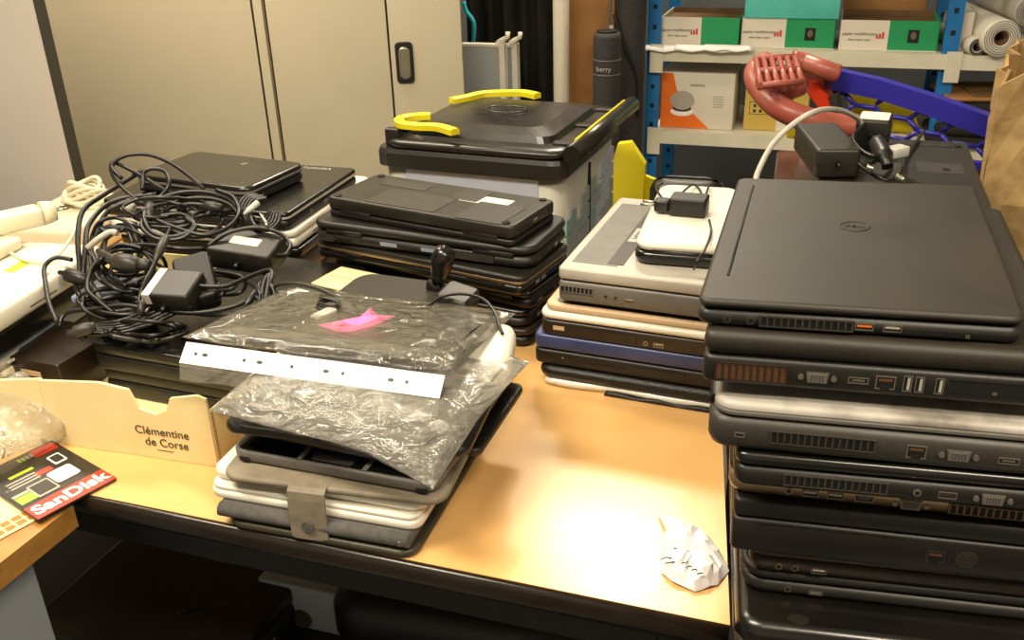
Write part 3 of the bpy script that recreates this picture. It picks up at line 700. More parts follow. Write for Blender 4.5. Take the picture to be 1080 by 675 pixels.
# grid tray
g0 = hl(803, 90, 1.055); g1 = hl(846, 86, 1.055); g2 = hl(838, 60, 1.075); g3 = hl(797, 61, 1.075)
b = MB()
def quadp(a, c, e, f, u, v): return a*(1-u)*(1-v)+c*u*(1-v)+e*u*v+f*(1-u)*v
for i in range(6):
    u = i/5; b.tube([quadp(g0, g1, g2, g3, u, 0), quadp(g0, g1, g2, g3, u, 1)], .0055, 'cartred', 6)
for j in range(3):
    v = j/2; b.tube([quadp(g0, g1, g2, g3, 0, v), quadp(g0, g1, g2, g3, 1, v)], .006, 'cartred', 6)
dz = Vector((0, 0, -.02))
b.tube([quadp(g0, g1, g2, g3, .0, .5)+dz, quadp(g0, g1, g2, g3, 1, .5)+dz], .012, 'cartred', 8); b.build('grid_tray', root)
b = MB(); b.tube([hl(812, 92, 1.03), hl(830, 92, 1.035), hl(846, 88, 1.04)], [.02, .026, .02], 'cartred', 14); b.build('coin_lock', root)
b = MB(); b.poly([cl(*p) for p in ((862, 82), (870, 84), (890, 118), (878, 122), (862, 96))][::-1], .02, .03, 'brightred', Xs); b.build('red_strap', root)
b = MB(); b.poly([cl(*p) for p in ((882, 99), (889, 95), (893, 118), (884, 120))][::-1], .0125, .03, 'dkgrey', Xs); b.build('black_latch', root)
o = MB().slab(.05, .03, 0, .05, 'yellow', .005, .003).build('yellow_tab', root); o.location = hl(845, 146, .93)

# ================================================================== CARDBOARD AT THE RIGHT EDGE
q = at(1042, 160, z=1.0)
root = thing('cardboard_box', 'crumpled open cardboard box at the right edge behind the laptops', 'box', (.972, 1.52, 0), R(-30))
def crumple(W, H, nx, nz, amp, mk, X, seed, topf=None):
    rnd = random.Random(seed); b = MB(); vs = []; fs = []
    for i in range(nx+1):
        for j in range(nz+1):
            x = -W/2+W*i/nx; hz = H if topf is None else topf(i/nx); z = hz*j/nz
            vs.append((x, rnd.uniform(-amp, amp)*(j/nz)*(1 if 0 < i < nx else .3), z+(rnd.uniform(-amp, amp) if j == nz else 0)))
    for i in range(nx):
        for j in range(nz): a = i*(nz+1)+j; fs.append((a, a+nz+1, a+nz+2, a+1))
    b.add(vs, fs, mk, False, X); return b
Wb, Db = .30, .34
for nm, X, W_, hh, tf in (('front_wall', Matrix.Translation((0, -Db/2, 0)), Wb, 1.10, lambda u: 1.085+.02*math.sin(u*9)),
                      ('back_wall', Matrix.Translation((0, Db/2, 0)), Wb, 1.2, lambda u: 1.10+.15*u),
                      ('left_wall', Matrix.Translation((-Wb/2, 0, 0)) @ Matrix.Rotation(R(90), 4, 'Z'), Db, 1.1, lambda u: 1.085+.02*u),
                      ('right_wall', Matrix.Translation((Wb/2, 0, 0)) @ Matrix.Rotation(R(90), 4, 'Z'), Db, 1.3, lambda u: 1.22)):
    o = crumple(W_, hh, 9, 16, .012, 'cardcr', X, len(nm), tf).build(nm, root); md = o.modifiers.new('t', 'SOLIDIFY'); md.thickness = .005
b = MB(); b.box(-.05, .0, -Db/2-.014, -Db/2-.010, .78, 1.08, 'ycard'); b.build('tape', root)

# ================================================================== RIGHT STACK (top to bottom)
def npos(NL, NR, z, d, ang=None, w=None):
    """rectangle from its near top corners"""
    P0 = at(*NL, z=z); P1 = at(*NR, z=z); q = P1-P0; A = math.atan2(q.y, q.x) if ang is None else ang
    w = w or q.length; ex = Vector((math.cos(A), math.sin(A), 0)); ey = Vector((-math.sin(A), math.cos(A), 0))
    return P0+ex*(w/2)+ey*(d/2), A, w, d
GR = 'laptops in the tall right-hand stack'
zz = {}
# z levels from the near face
Zs = [('r1', 1.071, 1.094), ('r2', 1.026, 1.0705), ('r3', .972, 1.020), ('r4', .940, .9710), ('r5', .912, .9395), ('r6', .858, .9115), ('r7', .829, .8575), ('r8', .802, .8285), ('r9', .742, .8015)]
zd = {k: (a, c) for k, a, c in Zs}
AR = R(-13.5)
pos = fit(zd['r1'][1], NL=(735, 318), NR=(1078, 334), FL=(779, 193), FR=(1025, 193))
AR = R(-12.8); pos = npos((736, 315), (1079, 333), zd['r1'][1], .325, ang=AR, w=.236)
r, bo, lo, w, d = laptop('matte black laptop on top of the tall right stack, dull round lid logo', pos, zd['r1'][0], zd['r1'][1]-zd['r1'][0], 'blklid', 'blk', 'L', rc=.010, lb=.004, bb=.006, split=.38, group=GR,
    ports=[('audio_jack', .10, .5, dict(mk='dkgrey')), ('audio_jack', .175, .5, dict(mk='dkgrey')), ('air_vent', .35, .52, dict(w=.068, h=.0075, body='dkgrey')), ('usb_port', .53, .55, dict(mk='orange')), ('usb_port', .615, .55), ('card_slot', .74, .3, dict(w=.05, h=.0015)), ('led_light', .84, .35)])
b = MB(); b.tube([(-w/2+.018, -d/2+.05, .0232), (-w/2+.018, d/2-.03, .0232)], .0012, 'dark', 6); b.build('hinge_groove', lo)
zl = zd['r1'][1]-zd['r1'][0]
b = MB(); b.tube([(.0+.013*math.cos(a), .02+.013*math.sin(a), zl) for a in [2*math.pi*k/30 for k in range(31)]], .0007, 'logodk', 6); b.build('round_logo', lo)
text('lettering', 'DELL', .0085, 'logodk', lo, (0, .02, zl+.0001), (0, 0, 0), ext=.0003)
top_root = r
pos = npos((742, 362), (1077, 386), zd['r2'][1]-.010, .34, w=.262)
r, bo, lo, w, d = laptop('thick black laptop with copper vent fins, second from the top of the right stack', pos, zd['r2'][0], zd['r2'][1]-zd['r2'][0], 'blklid', 'blk', 'L', rc=.008, lb=.007, bb=.004, split=.46, group=GR,
    ports=[('air_vent', .145, .5, dict(w=.054, h=.014, mk='copper', body='brownface')), ('vga_port', .335, .5), ('hdmi_port', .45, .5), ('ethernet_port', .525, .5), ('usb_port', .585, .52, dict(w=.0065, h=.0135)), ('usb_port', .618, .52, dict(w=.0065, h=.0135)), ('usb_port', .672, .52, dict(w=.0065, h=.0135)), ('card_slot', .83, .55, dict(w=.07, h=.011)), ('led_light', .82, .4)])
second_root = r
pos = npos((748, 434), (1085, 464), zd['r3'][1]-.014, .34, w=.262)
r, bo, lo, w, d = laptop('dusty silver-lidded laptop with smudges, third in the right stack', pos, zd['r3'][0], .0415, 'silverdust', 'dkgrey', 'L', rc=.016, lb=.006, bb=.008, split=.30, lidin=.004, edge='grey', group=GR,
    ports=[('lock_slot', .095, .52), ('air_vent', .335, .55, dict(w=.078, h=.010, body='dkgrey')), ('ethernet_port', .60, .5), ('vga_port', .715, .5), ('hdmi_port', .85, .48), ('usb_port', .945, .46)])
# move its lid top up close to the laptop above
pos = npos((776, 478), (1095, 506), zd['r4'][1], .335, w=.262)
laptop('thin black laptop with a small vent row, under the silver-lidded one', pos, zd['r4'][0], zd['r4'][1]-zd['r4'][0], 'blkgloss', 'blk', 'L', rc=.010, lb=.004, bb=.005, split=.40, group=GR,
    ports=[('air_vent', .30, .55, dict(w=.078, h=.009, body='dkgrey')), ('audio_jack', .535, .5), ('usb_port', .62, .5, dict(mk='dkgrey')), ('vga_port', .745, .5), ('hdmi_port', .87, .45), ('usb_port', .96, .45)])
pos = npos((770, 491), (1098, 524), zd['r5'][1], .335, w=.268)
laptop('laptop with a gold-brown side strip of ports, mid right stack', pos, zd['r5'][0], zd['r5'][1]-zd['r5'][0], 'blk', 'gold', 'L', rc=.014, lb=.004, bb=.006, split=.42, group=GR,
    ports=[('audio_jack', .185, .5), ('usb_port', .25, .5), ('usb_port', .325, .5), ('hdmi_port', .41, .5), ('vga_port', .545, .45, dict(mk='grey')), ('air_vent', .82, .5, dict(w=.088, h=.008, body='gold'))])
pos = npos((774, 526), (1100, 560), zd['r6'][1], .34, w=.265)
laptop('thick matte black laptop with a round side grille, mid right stack', pos, zd['r6'][0], zd['r6'][1]-zd['r6'][0], 'blk', 'blk', 'L', rc=.006, lb=.004, bb=.003, split=.36, group=GR,
    ports=[('ethernet_port', .625, .48, dict(mk='dkgrey')), ('speaker_grille', .715, .5), ('card_slot', .30, .9, dict(w=.12, h=.001))])
pos = npos((792, 575), (1105, 607), zd['r7'][1], .33, w=.252)
laptop('laptop with a brown-grey metallic lid above the black ones at the stack bottom', pos, zd['r7'][0], zd['r7'][1]-zd['r7'][0], 'brown', 'brownface', 'L', rc=.014, lb=.004, bb=.008, split=.45, group=GR,
    ports=[('audio_jack', .10, .55, dict(mk='gold')), ('audio_jack', .155, .55, dict(mk='gold')), ('usb_port', .235, .5)])
pos = npos((782, 599), (1105, 634), zd['r8'][1], .345, w=.268)
laptop('black laptop with a rounded corner, second from the bottom of the right stack', pos, zd['r8'][0], zd['r8'][1]-zd['r8'][0], 'blk', 'blk', 'L', rc=.022, lb=.006, bb=.008, split=.45, group=GR,
    ports=[('audio_jack', .155, .6), ('usb_port', .245, .5, dict(w=.012, h=.004))])
pos = npos((777, 640), (1105, 676), .80, .35, w=.275)
c, A, w, d = pos; c = c - Vector((-math.sin(A), math.cos(A), 0))*.025
r, bo, lo, w, d = laptop('black glossy laptop at the very bottom of the right stack', (c, A, w, d), zd['r9'][0], zd['r9'][1]-zd['r9'][0], 'blkgloss', 'blk', 'L', rc=.022, lb=.010, bb=.01, split=.5, group=GR, ports=[('usb_port', .3, .5)])
b = MB(); b.poly([(-w*.31+.009*math.cos(a), -d*.455+.006*math.sin(a)) for a in [2*math.pi*k/24 for k in range(24)]], .0592, .0600, 'logodk'); b.build('round_logo', lo)

# the two top machines sit slightly askew: their casings lean a few degrees out of square
def lean(root, k):
    for o in root.children_recursive:
        if o.type == 'MESH' and not o.get('leaned'): o.data.transform(Matrix(((1, k, 0, o.location.y*k), (0, 1, 0, 0), (0, 0, 1, 0), (0, 0, 0, 1)))); o['leaned'] = 1
for o_, a_, h_ in ((top_root, R(5.5), .160), (second_root, R(4.5), .168)):
    lean(o_, math.tan(a_)); o_.location.x += math.tan(a_)*h_*math.cos(AR); o_.location.y += math.tan(a_)*h_*math.sin(AR)
for o in list(top_root.children_recursive)+list(second_root.children_recursive):
    if 'leaned' in o: del o['leaned']

# ---------------- stack behind, right
pos = fit(1.005, NL=(846, 232), NR=(1072, 243), FR=(1008, 151), FL=(878, 141))
c, A, w, d = pos
r, bo, lo, w, d = laptop('black laptop lying underside up behind the tall right stack', pos, .972, .033, 'blk', 'blk2', 'F', flip=True, rc=.012, group='laptops stacked behind the tall right stack', rports=[('air_vent', .35, .5, dict(w=.05, h=.008)), ('usb_port', .7, .5)])
b = MB()
for i, (x, y, ww, dd_) in enumerate(((-.05, .03, .09, .06), (.08, .05, .06, .05), (.02, -.06, .14, .05))): b.slab(ww, dd_, .0325, .0338, 'dkgrey', .004, .0004, x*w/.3, y)
b.slab(.16, .012, .0325, .034, 'dark', .003, .0004, 0, d*.42); b.build('cover_panel', bo)
for x, y in ((.42, .42), (-.42, .42), (.42, -.42), (.30, .1), (.30, -.15)): MB().cyl((w*x, d*y, .0325), (w*x, d*y, .0345), .005, 'screws', 12).build('rubber_foot', bo)
pos2 = (c+Vector((-.06, .03, 0)), A+R(3), w*1.02, d)
labs = ['glossy brown laptop just under the upside-down black one behind', 'black laptop third down in the stack behind the tall right one', 'black laptop fourth down in the stack behind the tall right one', 'black laptop low in the stack behind the tall right one', 'black laptop next to lowest in the stack behind', 'black laptop at the base of the stack behind']
zb = .9715
for i, lab in enumerate(labs):
    t = .036 if i < 5 else .046
    cc = c+Vector((random.uniform(-.01, .015), random.uniform(-.01, .01), 0))
    pz = (c+Vector((-.05, .045, 0)), A+R(2), w*1.0, d) if i == 0 else (cc+Vector((.004, 0, 0)), A+R(random.uniform(-3, 3)), w*.99, d)
    laptop(lab, pz, zb-t, t-.0006, 'glossbrown' if i == 0 else 'blkgloss', 'blk', 'F', group='laptops stacked behind the tall right stack', rports=[('usb_port', .3, .5), ('air_vent', .6, .5, dict(w=.05))] if i < 3 else [])
    zb -= t

# adapters on it
def brick(label, c, A, w, d, h, mk='blk', sticker=None, group='power adapters', tilt=(0, 0), name='power_adapter', sw=.6, sd=.5):
    o = thing(name, label, 'power adapter', tuple(c), A, group); o.rotation_euler = (tilt[0], tilt[1], A)
    MB().slab(w, d, 0, h, mk, .007, .004).build('housing', o)
    MB().box(-w/2-.0003, w/2+.0003, -d/2-.0003, d/2+.0003, h*.48, h*.50, 'dark').build('seam', o)
    if sticker: MB().slab(w*sw, d*sd, h, h+.0006, sticker, .002, .0002).build('label_sticker', o)
    b = MB(); b.tube([(0, -d/2, h/2), (0, -d/2-.012, h/2)], [.0045, .003], 'rubber', 8); b.build('strain_relief', o)
    return o
p = at(880, 178, z=1.007)
brick('flat black battery pack lying left of the knotted plug leads', p+Vector((-.005, .03, 0)), A+R(14), .060, .15, .040, 'blk2', group=None, name='battery_pack')
p = at(922, 152, z=1.012)
brick('small black adapter with a white top label behind the tall stack', p+Vector((0, .01, 0)), A+R(-6), .048, .060, .040, 'blk', 'wcard', group=None, sw=.85, sd=.8)
def W(x, y, z): return at(x, y, z=z)
root = thing('plug_cable', 'knotted black plug leads in front of the white-topped adapter', 'cable', tuple(W(920, 175, 1.008)))
def lcord(nm, root, pts, r=.003, mk='rubber'):
    o = root.location; return MB().tube([p-o for p in cat(pts, 7)], r, mk, 7).build(nm, root)
lcord('cord', root, [W(905, 140, 1.04), W(897, 152, 1.035), W(902, 168, 1.03), W(915, 180, 1.02), W(930, 188, 1.015), W(940, 178, 1.02), W(932, 168, 1.03), W(918, 172, 1.03)])
lcord('cord', root, [W(912, 130, 1.05), W(900, 145, 1.045), W(910, 160, 1.04), W(925, 165, 1.04), W(938, 160, 1.035)])
lcord('cord', root, [W(920, 182, 1.02), W(935, 190, 1.018), W(950, 183, 1.015), W(955, 165, 1.012), W(966, 150, 1.01), W(975, 138, 1.01)], .0022)
lcord('plug', root, [W(925, 150, 1.05), W(933, 165, 1.045), W(936, 176, 1.035)], [.011]*8+[.008]*7)
for p0, p1 in ((( 914, 176), (921, 178)), ((946, 186), (954, 190))): lcord('metal_tip', root, [W(*p0, 1.03), W(*p1, 1.028)], .004, 'metal')
b = MB(); b.slab(.03, .02, 0, .014, 'lens', .003, .002); o = b.build('clear_connector', root); o.location = W(945, 165, 1.03)-root.location; o.rotation_euler.z = .5
# grey-white cord arching
q = [W(796, 196, 1.06), W(800, 180, 1.07), W(815, 152, 1.09), W(838, 130, 1.11), W(862, 117, 1.12), W(885, 116, 1.10), W(903, 124, 1.06), W(910, 132, 1.045)]
o = MB().tube(cat(q, 8), .0035, 'silver', 8).build('cable'); tag(o, 'pale grey cable arching up behind the top black laptop', 'cable')

# ================================================================== MIDDLE STACK
GM = 'laptops in the middle silver and white stack'
zM = [.742, .769, .815, .862, .915]
pos = fit(.915, NL=(590, 277), FL=(640, 203), NR=(748, 301), w=.27)
c, AM, w, d = pos; ex = Vector((math.cos(AM), math.sin(AM), 0)); pos = (at(588, 282, z=.915)+ex*(w/2)+Vector((-ex.y, ex.x, 0))*(d/2), AM, w, d)
r, bo, lo, w, d = laptop('silver laptop with a grey hinge band on the middle stack', pos, .866, .049, 'silver', 'grey', 'L', rc=.008, lb=.003, bb=.006, split=.36, group=GM,
    ports=[('air_vent', .10, .62, dict(w=.045, h=.008, body='grey')), ('audio_jack', .25, .5), ('audio_jack', .30, .5), ('usb_port', .37, .45)])
b = MB(); b.box(-w/2+.012, -w/2+.075, -d*.42, d*.40, .0485, .0494, 'grey'); b.build('hinge_band', lo)
b = MB(); b.box(-w/2+.060, -w/2+.082, -d*.40, d*.39, .0490, .0499, 'brownface'); st = b.build('dark_strip', lo)
MB().box(-w/2+.064, -w/2+.078, -d*.12, d*.06, .0499, .0503, 'silver').build('name_plate', lo)
text('lettering', 'Latitude', .010, 'dkgrey', lo, (-w/2+.071, -d*.03, .0504), (0, 0, R(90)))
P2 = npos((568, 328), (747, 366), .850, .33, w=.29, ang=AM)
r, bo, lo, w2, d2 = laptop('white and tan laptop with a dark front, second in the middle stack', P2, .816, .034, 'white', 'brownface', 'L', rc=.016, lb=.004, bb=.003, split=.34, group=GM,
    ports=[('drive_bay', .34, .5, dict(w=.08, h=.013)), ('label_sticker', .10, .55, dict(mk='tan', w=.016, h=.006)), ('audio_jack', .52, .35), ('usb_port', .58, .35)])
MB().slab(w2-.012, d2-.012, .0342, .0440, 'tan', .014, .003).build('tan_cover', lo)
MB().slab(w2-.04, d2-.03, .0440, .0447, 'brown', .01, .0003).build('lid_panel', lo)
P3 = npos((562, 353), (744, 390), .813, .32, w=.29, ang=AM)
laptop('dark navy laptop under the white and tan one', P3, .770, .0455, 'navy', 'blk', 'L', rc=.012, lb=.004, bb=.004, split=.5, group=GM, ports=[('card_slot', .35, .5, dict(w=.06)), ('led_light', .15, .6), ('drive_bay', .62, .5)])
P4 = npos((566, 388), (748, 428), .765, .30, w=.29, ang=AM)
c4, A4, w4, d4 = P4
root = thing('document_folder', 'black folder with a white lining showing, bottom of the middle stack', 'folder', (c4.x, c4.y, .7405), A4)
MB().slab(w4, d4, .010, .0285, 'leather', .02, .008).build('cover', root)
b = MB(); rings = []
for k in range(24):
    x = -w4/2+.012+(w4-.03)*k/23; dz = .0012*math.sin(k*.9)
    rings.append([(x, -d4/2+.002-.003*math.sin(k*.5), .001), (x, -d4/2+.002, .0098+dz*0), (x, d4/2-.01, .0098), (x, d4/2-.01, .001)])
b.loft(rings, 'white'); b.build('lining', root)
b = MB(); rings = []
for k in range(24):
    x = -w4/2+.10+(w4-.12)*k/23; dz = .0015*math.sin(k*.8)
    rings.append([(x, -d4/2-.004, .0003), (x, -d4/2-.005, .004+dz), (x, -d4/2+.004, .004+dz), (x, -d4/2+.004, .0003)])
b.loft(rings, 'leather'); b.build('lower_flap', root)
# white netbook on top
P5 = fit(.950, NL=(676, 252), FL=(691, 192), NR=(776, 262), FR=(775, 198))
c5, A5, w5, d5 = P5
root = thing('netbook', 'small white rounded netbook lying on the silver laptop', 'laptop', (c5.x, c5.y, .9165), A5)
MB().slab(w5+.002, d5+.002, 0, .017, 'blkgloss', .022, .006).build('base', root)
MB().slab(w5, d5, .0175, .034, 'white', .022, .009).build('lid', root)
MB().cyl((-w5*.3, -d5/2+.004, .0172), (w5*.3, -d5/2+.004, .0172), .004, 'dkframe').build('hinge', root)
# dark rounded thing behind the netbook
p = at(724, 193, z=.93)
root = thing('shoulder_bag', 'black rounded bag top peeking out behind the white netbook', 'bag', (p.x+.012, p.y+.05, 0), A5)
MB().slab(.125, .07, TT+.0006, .922, 'leather', .04, .02).build('bag_body', root)
MB().tube([(-.0627, -.01, .76), (-.0627, -.01, .88)], .0016, 'dkgrey', 6).build('zip', root)
# charger on netbook
p = at(722, 226, z=.951)
root = thing('plug_adapter', 'black wall plug charger lying on the white netbook', 'power adapter', (p.x, p.y, .951), A5+R(-4))
MB().slab(.052, .036, .0, .026, 'blk', .005, .003, .005, .005).build('housing', root)
MB().slab(.022, .022, .003, .020, 'blk', .006, .003, -.032, 0).build('plug_body', root)
for y in (-.007, .007): MB().tube([(-.042, y, .012), (-.062, y, .012)], .002, 'metal', 8).build('prong', root)
q = [at(748, 232, z=.962), at(750, 245, z=.955), at(744, 262, z=.954), at(735, 276, z=.945), at(732, 284, z=.93)]
o = MB().tube([v for v in cat(q, 6)], .0018, 'rubber', 6).build('cable'); tag(o, 'thin black lead hanging over the front of the white netbook', 'cable')
q = [at(699, 193, z=.955), at(692, 198, z=.953), at(697, 207, z=.953), at(704, 213, z=.956), at(716, 206, z=.975), at(730, 195, z=.957), at(738, 200, z=.953), at(742, 210, z=.965), at(748, 195, z=.955)]
o = MB().tube(cat(q, 6), .0018, 'rubber', 6).build('cable'); tag(o, 'thin black lead looping behind the plug charger on the netbook', 'cable')

# ================================================================== BLACK LAPTOP STACK (centre back)
GB = 'black laptops stacked in front of the bin'
pos = fit(.930, NL=(341, 209), NR=(536, 236), FR=(598, 209), FL=(391, 185))
c1, AB, w1, d1 = pos
r, bo, lo, w, d = laptop('scuffed black laptop underside up with a white sticker, topmost before the bin', pos, .898, .032, 'blk', 'blk2', 'N', flip=True, rc=.012, split=.35, group=GB,
    rports=[('card_slot', .25, .5, dict(w=.03, h=.004)), ('usb_port', .5, .5), ('usb_port', .72, .5, dict(mk='blk'))])
b = MB(); b.slab(.085, .032, .0318, .0326, 'wcard', .001, .0002, w*.22, .02); b.build('white_sticker', bo)
b = MB()
for x, y, ww, dd_ in ((-.25, .25, .09, .03), (-.1, -.2, .13, .07), (.12, .25, .05, .06), (.32, -.2, .08, .08)): b.slab(ww, dd_, .0318, .0328, 'dkgrey', .003, .0004, w*x, d*y)
b.build('cover_panel', bo)
for x, y in ((-.45, -.42), (.45, -.42), (.45, .42), (-.45, .42)): MB().cyl((w*x, d*y, .0318), (w*x, d*y, .0338), .006, 'screws', 12).build('rubber_foot', bo)
pos = fit(.893, NL=(328, 234), NR=(560, 268), FR=(602, 229), FL=(380, 205))
cB, _, wB, dB = pos
laptop('black laptop with exposed silver contacts, second down before the bin', pos, .862, .0355, 'blk', 'blk', 'N', rc=.028, lb=.006, bb=.010, split=.42, group=GB,
    ports=[('label_sticker', .375, .6, dict(w=.03, h=.006, mk='bluegrey')), ('label_sticker', .56, .6, dict(w=.028, h=.006, mk='bluegrey')), ('drive_bay', .75, .55, dict(w=.07, h=.013, mk='dkgrey')), ('label_sticker', .22, .5, dict(w=.012, h=.005, mk='dkgrey')), ('drive_bay', .08, .5, dict(w=.03, h=.013, mk='dkgrey'))],
    rports=[('card_slot', .3, .5, dict(w=.03)), ('usb_port', .6, .5)])
laptop('black laptop with a shiny silver side edge, third down before the bin', (cB+Vector((.0, -.008, 0)), AB, wB*1.0, dB), .830, .0315, 'blk', 'blkgloss', 'N', rc=.016, lb=.004, bb=.006, split=.45, edge='gold', group=GB,
    rports=[('usb_port', .3, .5), ('usb_port', .42, .5)])
laptop('glossy black laptop, fourth down before the bin', (cB+Vector((.018, .012, 0)), AB-R(2), wB*.99, dB), .800, .0295, 'blkgloss', 'blk', 'N', rc=.016, lb=.004, bb=.006, group=GB, rports=[('usb_port', .2, .5), ('audio_jack', .5, .5)])
laptop('glossy black laptop, fifth down before the bin', (cB+Vector((.005, .002, 0)), AB+R(1), wB*.97, dB), .770, .0295, 'blkgloss', 'blk', 'N', rc=.02, lb=.004, bb=.008, group=GB, rports=[('usb_port', .3, .5)])
laptop('dark laptop resting on the table, lowest before the bin', (cB+Vector((.012, -.002, 0)), AB, wB*.96, dB), .7405, .029, 'brownface', 'blk', 'N', rc=.02, lb=.004, bb=.008, group=GB, rports=[('usb_port', .3, .5)])

# ================================================================== LEFT BACK STACK
GL = 'laptops stacked behind the cable tangle'
pos = fit(.925, NL=(143, 184), NR=(259, 199), FR=(321, 172), FL=(206, 157))
c, A, w, d = pos
r, bo, lo, w, d = laptop('small black laptop topmost of the pile behind the cables', pos, .893, .032, 'blkgloss', 'blk', 'L', rc=.022, lb=.007, bb=.008, split=.45, edge='grey', group=GL, rports=[('usb_port', .2, .5), ('card_slot', .4, .5, dict(w=.02))])
b = MB(); b.poly([(w*.1+.007*math.cos(a), d*.22+.007*math.sin(a)) for a in [2*math.pi*k/16 for k in range(16)]], .0318, .0324, 'logo'); b.build('round_logo', lo)
pos = fit(.890, NR=(302, 227), FR=(377, 178), w=.37, ang=R(-22))
c, A, w, d = pos
q = at(377, 178, z=.890)-at(302, 227, z=.890); A = math.atan2(q.y, q.x)-math.pi/2
pos = fit(.890, NR=(302, 227), FR=(377, 178), w=.37); c, A, w, d = pos
r, bo, lo, w, d = laptop('large glossy black laptop with TOSHIBA lettering on its lid', pos, .862, .030, 'blkgloss', 'blk', 'F', rc=.014, lb=.004, bb=.006, split=.42, edge='silver', group=GL, rports=[('usb_port', .5, .5), ('audio_jack', .3, .5)])
text('lettering', 'TOSHIBA', .015, 'silver', lo, (w/2-.075, d/2-.02, .0302), (0, 0, 0))
pos = fit(.857, NR=(310, 246), FR=(390, 187), w=.36); c, A, w, d = pos
laptop('white laptop in the pile under the TOSHIBA one', pos, .829, .0305, 'white', 'white', 'F', rc=.012, lb=.004, bb=.005, split=.45, group=GL, rports=[('card_slot', .25, .5, dict(w=.03)), ('usb_port', .5, .5)])
laptop('black laptop beneath the white one behind the cables', (c+Vector((.008, .0, 0)), A-R(1), w, d), .786, .042, 'blkgloss', 'blk', 'F', group=GL, rports=[('usb_port', .3, .5)])
laptop('lowest black laptop of the pile behind the cables', (c+Vector((-.004, .004, 0)), A, w, d), .7405, .045, 'blkgloss', 'blk', 'F', group=GL)

# ================================================================== CARDBOARD TRAY
T0 = at(61, 466, z=TT); T1 = at(232, 491, z=TT)
tA = math.atan2((T1-T0).y, (T1-T0).x); tL = (T1-T0).length
te = Vector((math.cos(tA), math.sin(tA), 0)); tn = Vector((-te.y, te.x, 0))
root = thing('cardboard_tray', 'cream cardboard fruit tray lettered Clémentine de Corse holding laptops', 'tray', (T0.x, T0.y, TT+.0005), tA)
hF = .098; TW = tL; TL0 = -.26; TD = .44
Xw = Matrix(((1,0,0,0), (0,0,-1,0), (0,1,0,0), (0,0,0,1)))
pts = [(0, 0), (TW, 0), (TW, hF*.98), (TW-.012, hF*1.02), (TW-.05, hF*.93), (TW-.058, hF*.75), (TW-.075, hF*.66), (TW-.098, hF*.72), (TW-.108, hF*.98), (TW-.15, hF*1.03), (0, hF*.95)]
b = MB(); b.poly(pts, 0, .004, 'creambox', Xw); fw = b.build('front_wall', root)
text('lettering', 'Clémentine', .0165, 'ink', fw, (TW*.70, -.0045, .040), (R(90), 0, 0), ext=.0002)
text('lettering', 'de Corse', .0165, 'ink', fw, (TW*.70+.004, -.0045, .024), (R(90), 0, 0), ext=.0002)
b = MB(); b.box(TW*.70-.012, TW*.70+.012, -.0045, -.004, .0125, .0132, 'ink'); b.build('underline', fw)
# left flap folded towards the camera
ang = R(20)
b = MB(); b.poly([(0, 0), (.20, 0), (.20, .085), (0, hF*.95)], 0, .004, 'creambox', Matrix.Rotation(math.pi+ang*0.6, 4, 'Z') @ Xw); b.build('left_flap', root)
b = MB(); b.poly([(0, 0), (TD, 0), (TD, .06), (TD*.5, .07), (0, .08)], 0, .004, 'creambox', Matrix.Translation((TW, .0005, 0)) @ Matrix.Rotation(R(90), 4, 'Z') @ Xw)
b.build('right_wall', root)
b = MB()
for k in range(26): b.box(TW+.0002, TW+.0040, .0+.0, .0012, .003*k, .003*k+.0018, 'card')
b.build('corrugated_edge', root)
b = MB(); b.poly([(0, 0), (TW+.20, 0), (TW+.20, .085), (0, .085)], 0, .004, 'creambox', Matrix.Translation((-.20, TD, 0)) @ Xw); b.build('back_wall', root)
b = MB(); b.box(-.20, TW, .0, TD-.005, 0, .002, 'creambox'); b.build('bottom', root)
# cream torn corner standing up at the tray's far right
q = at(366, 290, z=.835)
o = thing('carton_box', 'small cream carton between the tray laptops and the antenna router', 'box', (q.x, q.y, TT+.0005), AB)
MB().slab(.085, .075, 0, .088, 'creambox', .002, .001).build('carton', o)
MB().box(-.043, .043, -.001, .001, .0881, .0885, 'tan').build('seam', o)

# laptops in the tray
GT = 'laptops lying in the cream tray'
zt0 = TT+.003
Pn = fit(.83, NL=(93, 368), NR=(196, 382), FR=(352, 268), w=.24); c, A, w, d = Pn
q = at(352, 268, z=.84)-at(205, 370, z=.84); A = math.atan2(q.y, q.x)-math.pi/2; d = min(q.length, .37)
Pn = npos((96, 362), (200, 378), .825, d, w=.235, ang=A)
c = Pn[0]
laptop('black leathery laptop in the tray under the adapters', (c, A, .24, d), zt0+.043, .040, 'blkgloss', 'leather', 'L', rc=.01, group=GT, rports=[('usb_port', .6, .5), ('audio_jack', .2, .5)], ports=[('label_sticker', .75, .5, dict(w=.02, h=.004, mk='dkgrey'))])
laptop('black laptop lying lowest in the cream tray', (c+Vector((.004, .004, 0)), A, .235, d), zt0, .042, 'blk', 'leather', 'L', rc=.01, group=GT, rports=[('usb_port', .4, .5)])
# dark printed box at the tray's left
p = at(52, 372, z=.80)
root = thing('printed_box', 'dark glossy box with small printed pictures at the tray left', 'box', (p.x-.012, p.y+.035, zt0), A)
MB().slab(.14, .12, 0, .060, 'photo', .003, .002).build('carton', root)
b = MB(); b.box(-.05, -.02, -.0608, -.06, .040, .048, 'orange'); b.box(.0, .035, -.0608, -.06, .036, .044, 'tan'); b.box(-.045, -.025, -.0608, -.06, .022, .036, 'bluegrey'); b.box(.0, .06, -.0608, -.06, .004, .026, 'bluegrey'); b.box(.03, .05, -.0609, -.06, .014, .024, 'pink')
b.build('printed_pictures', root)

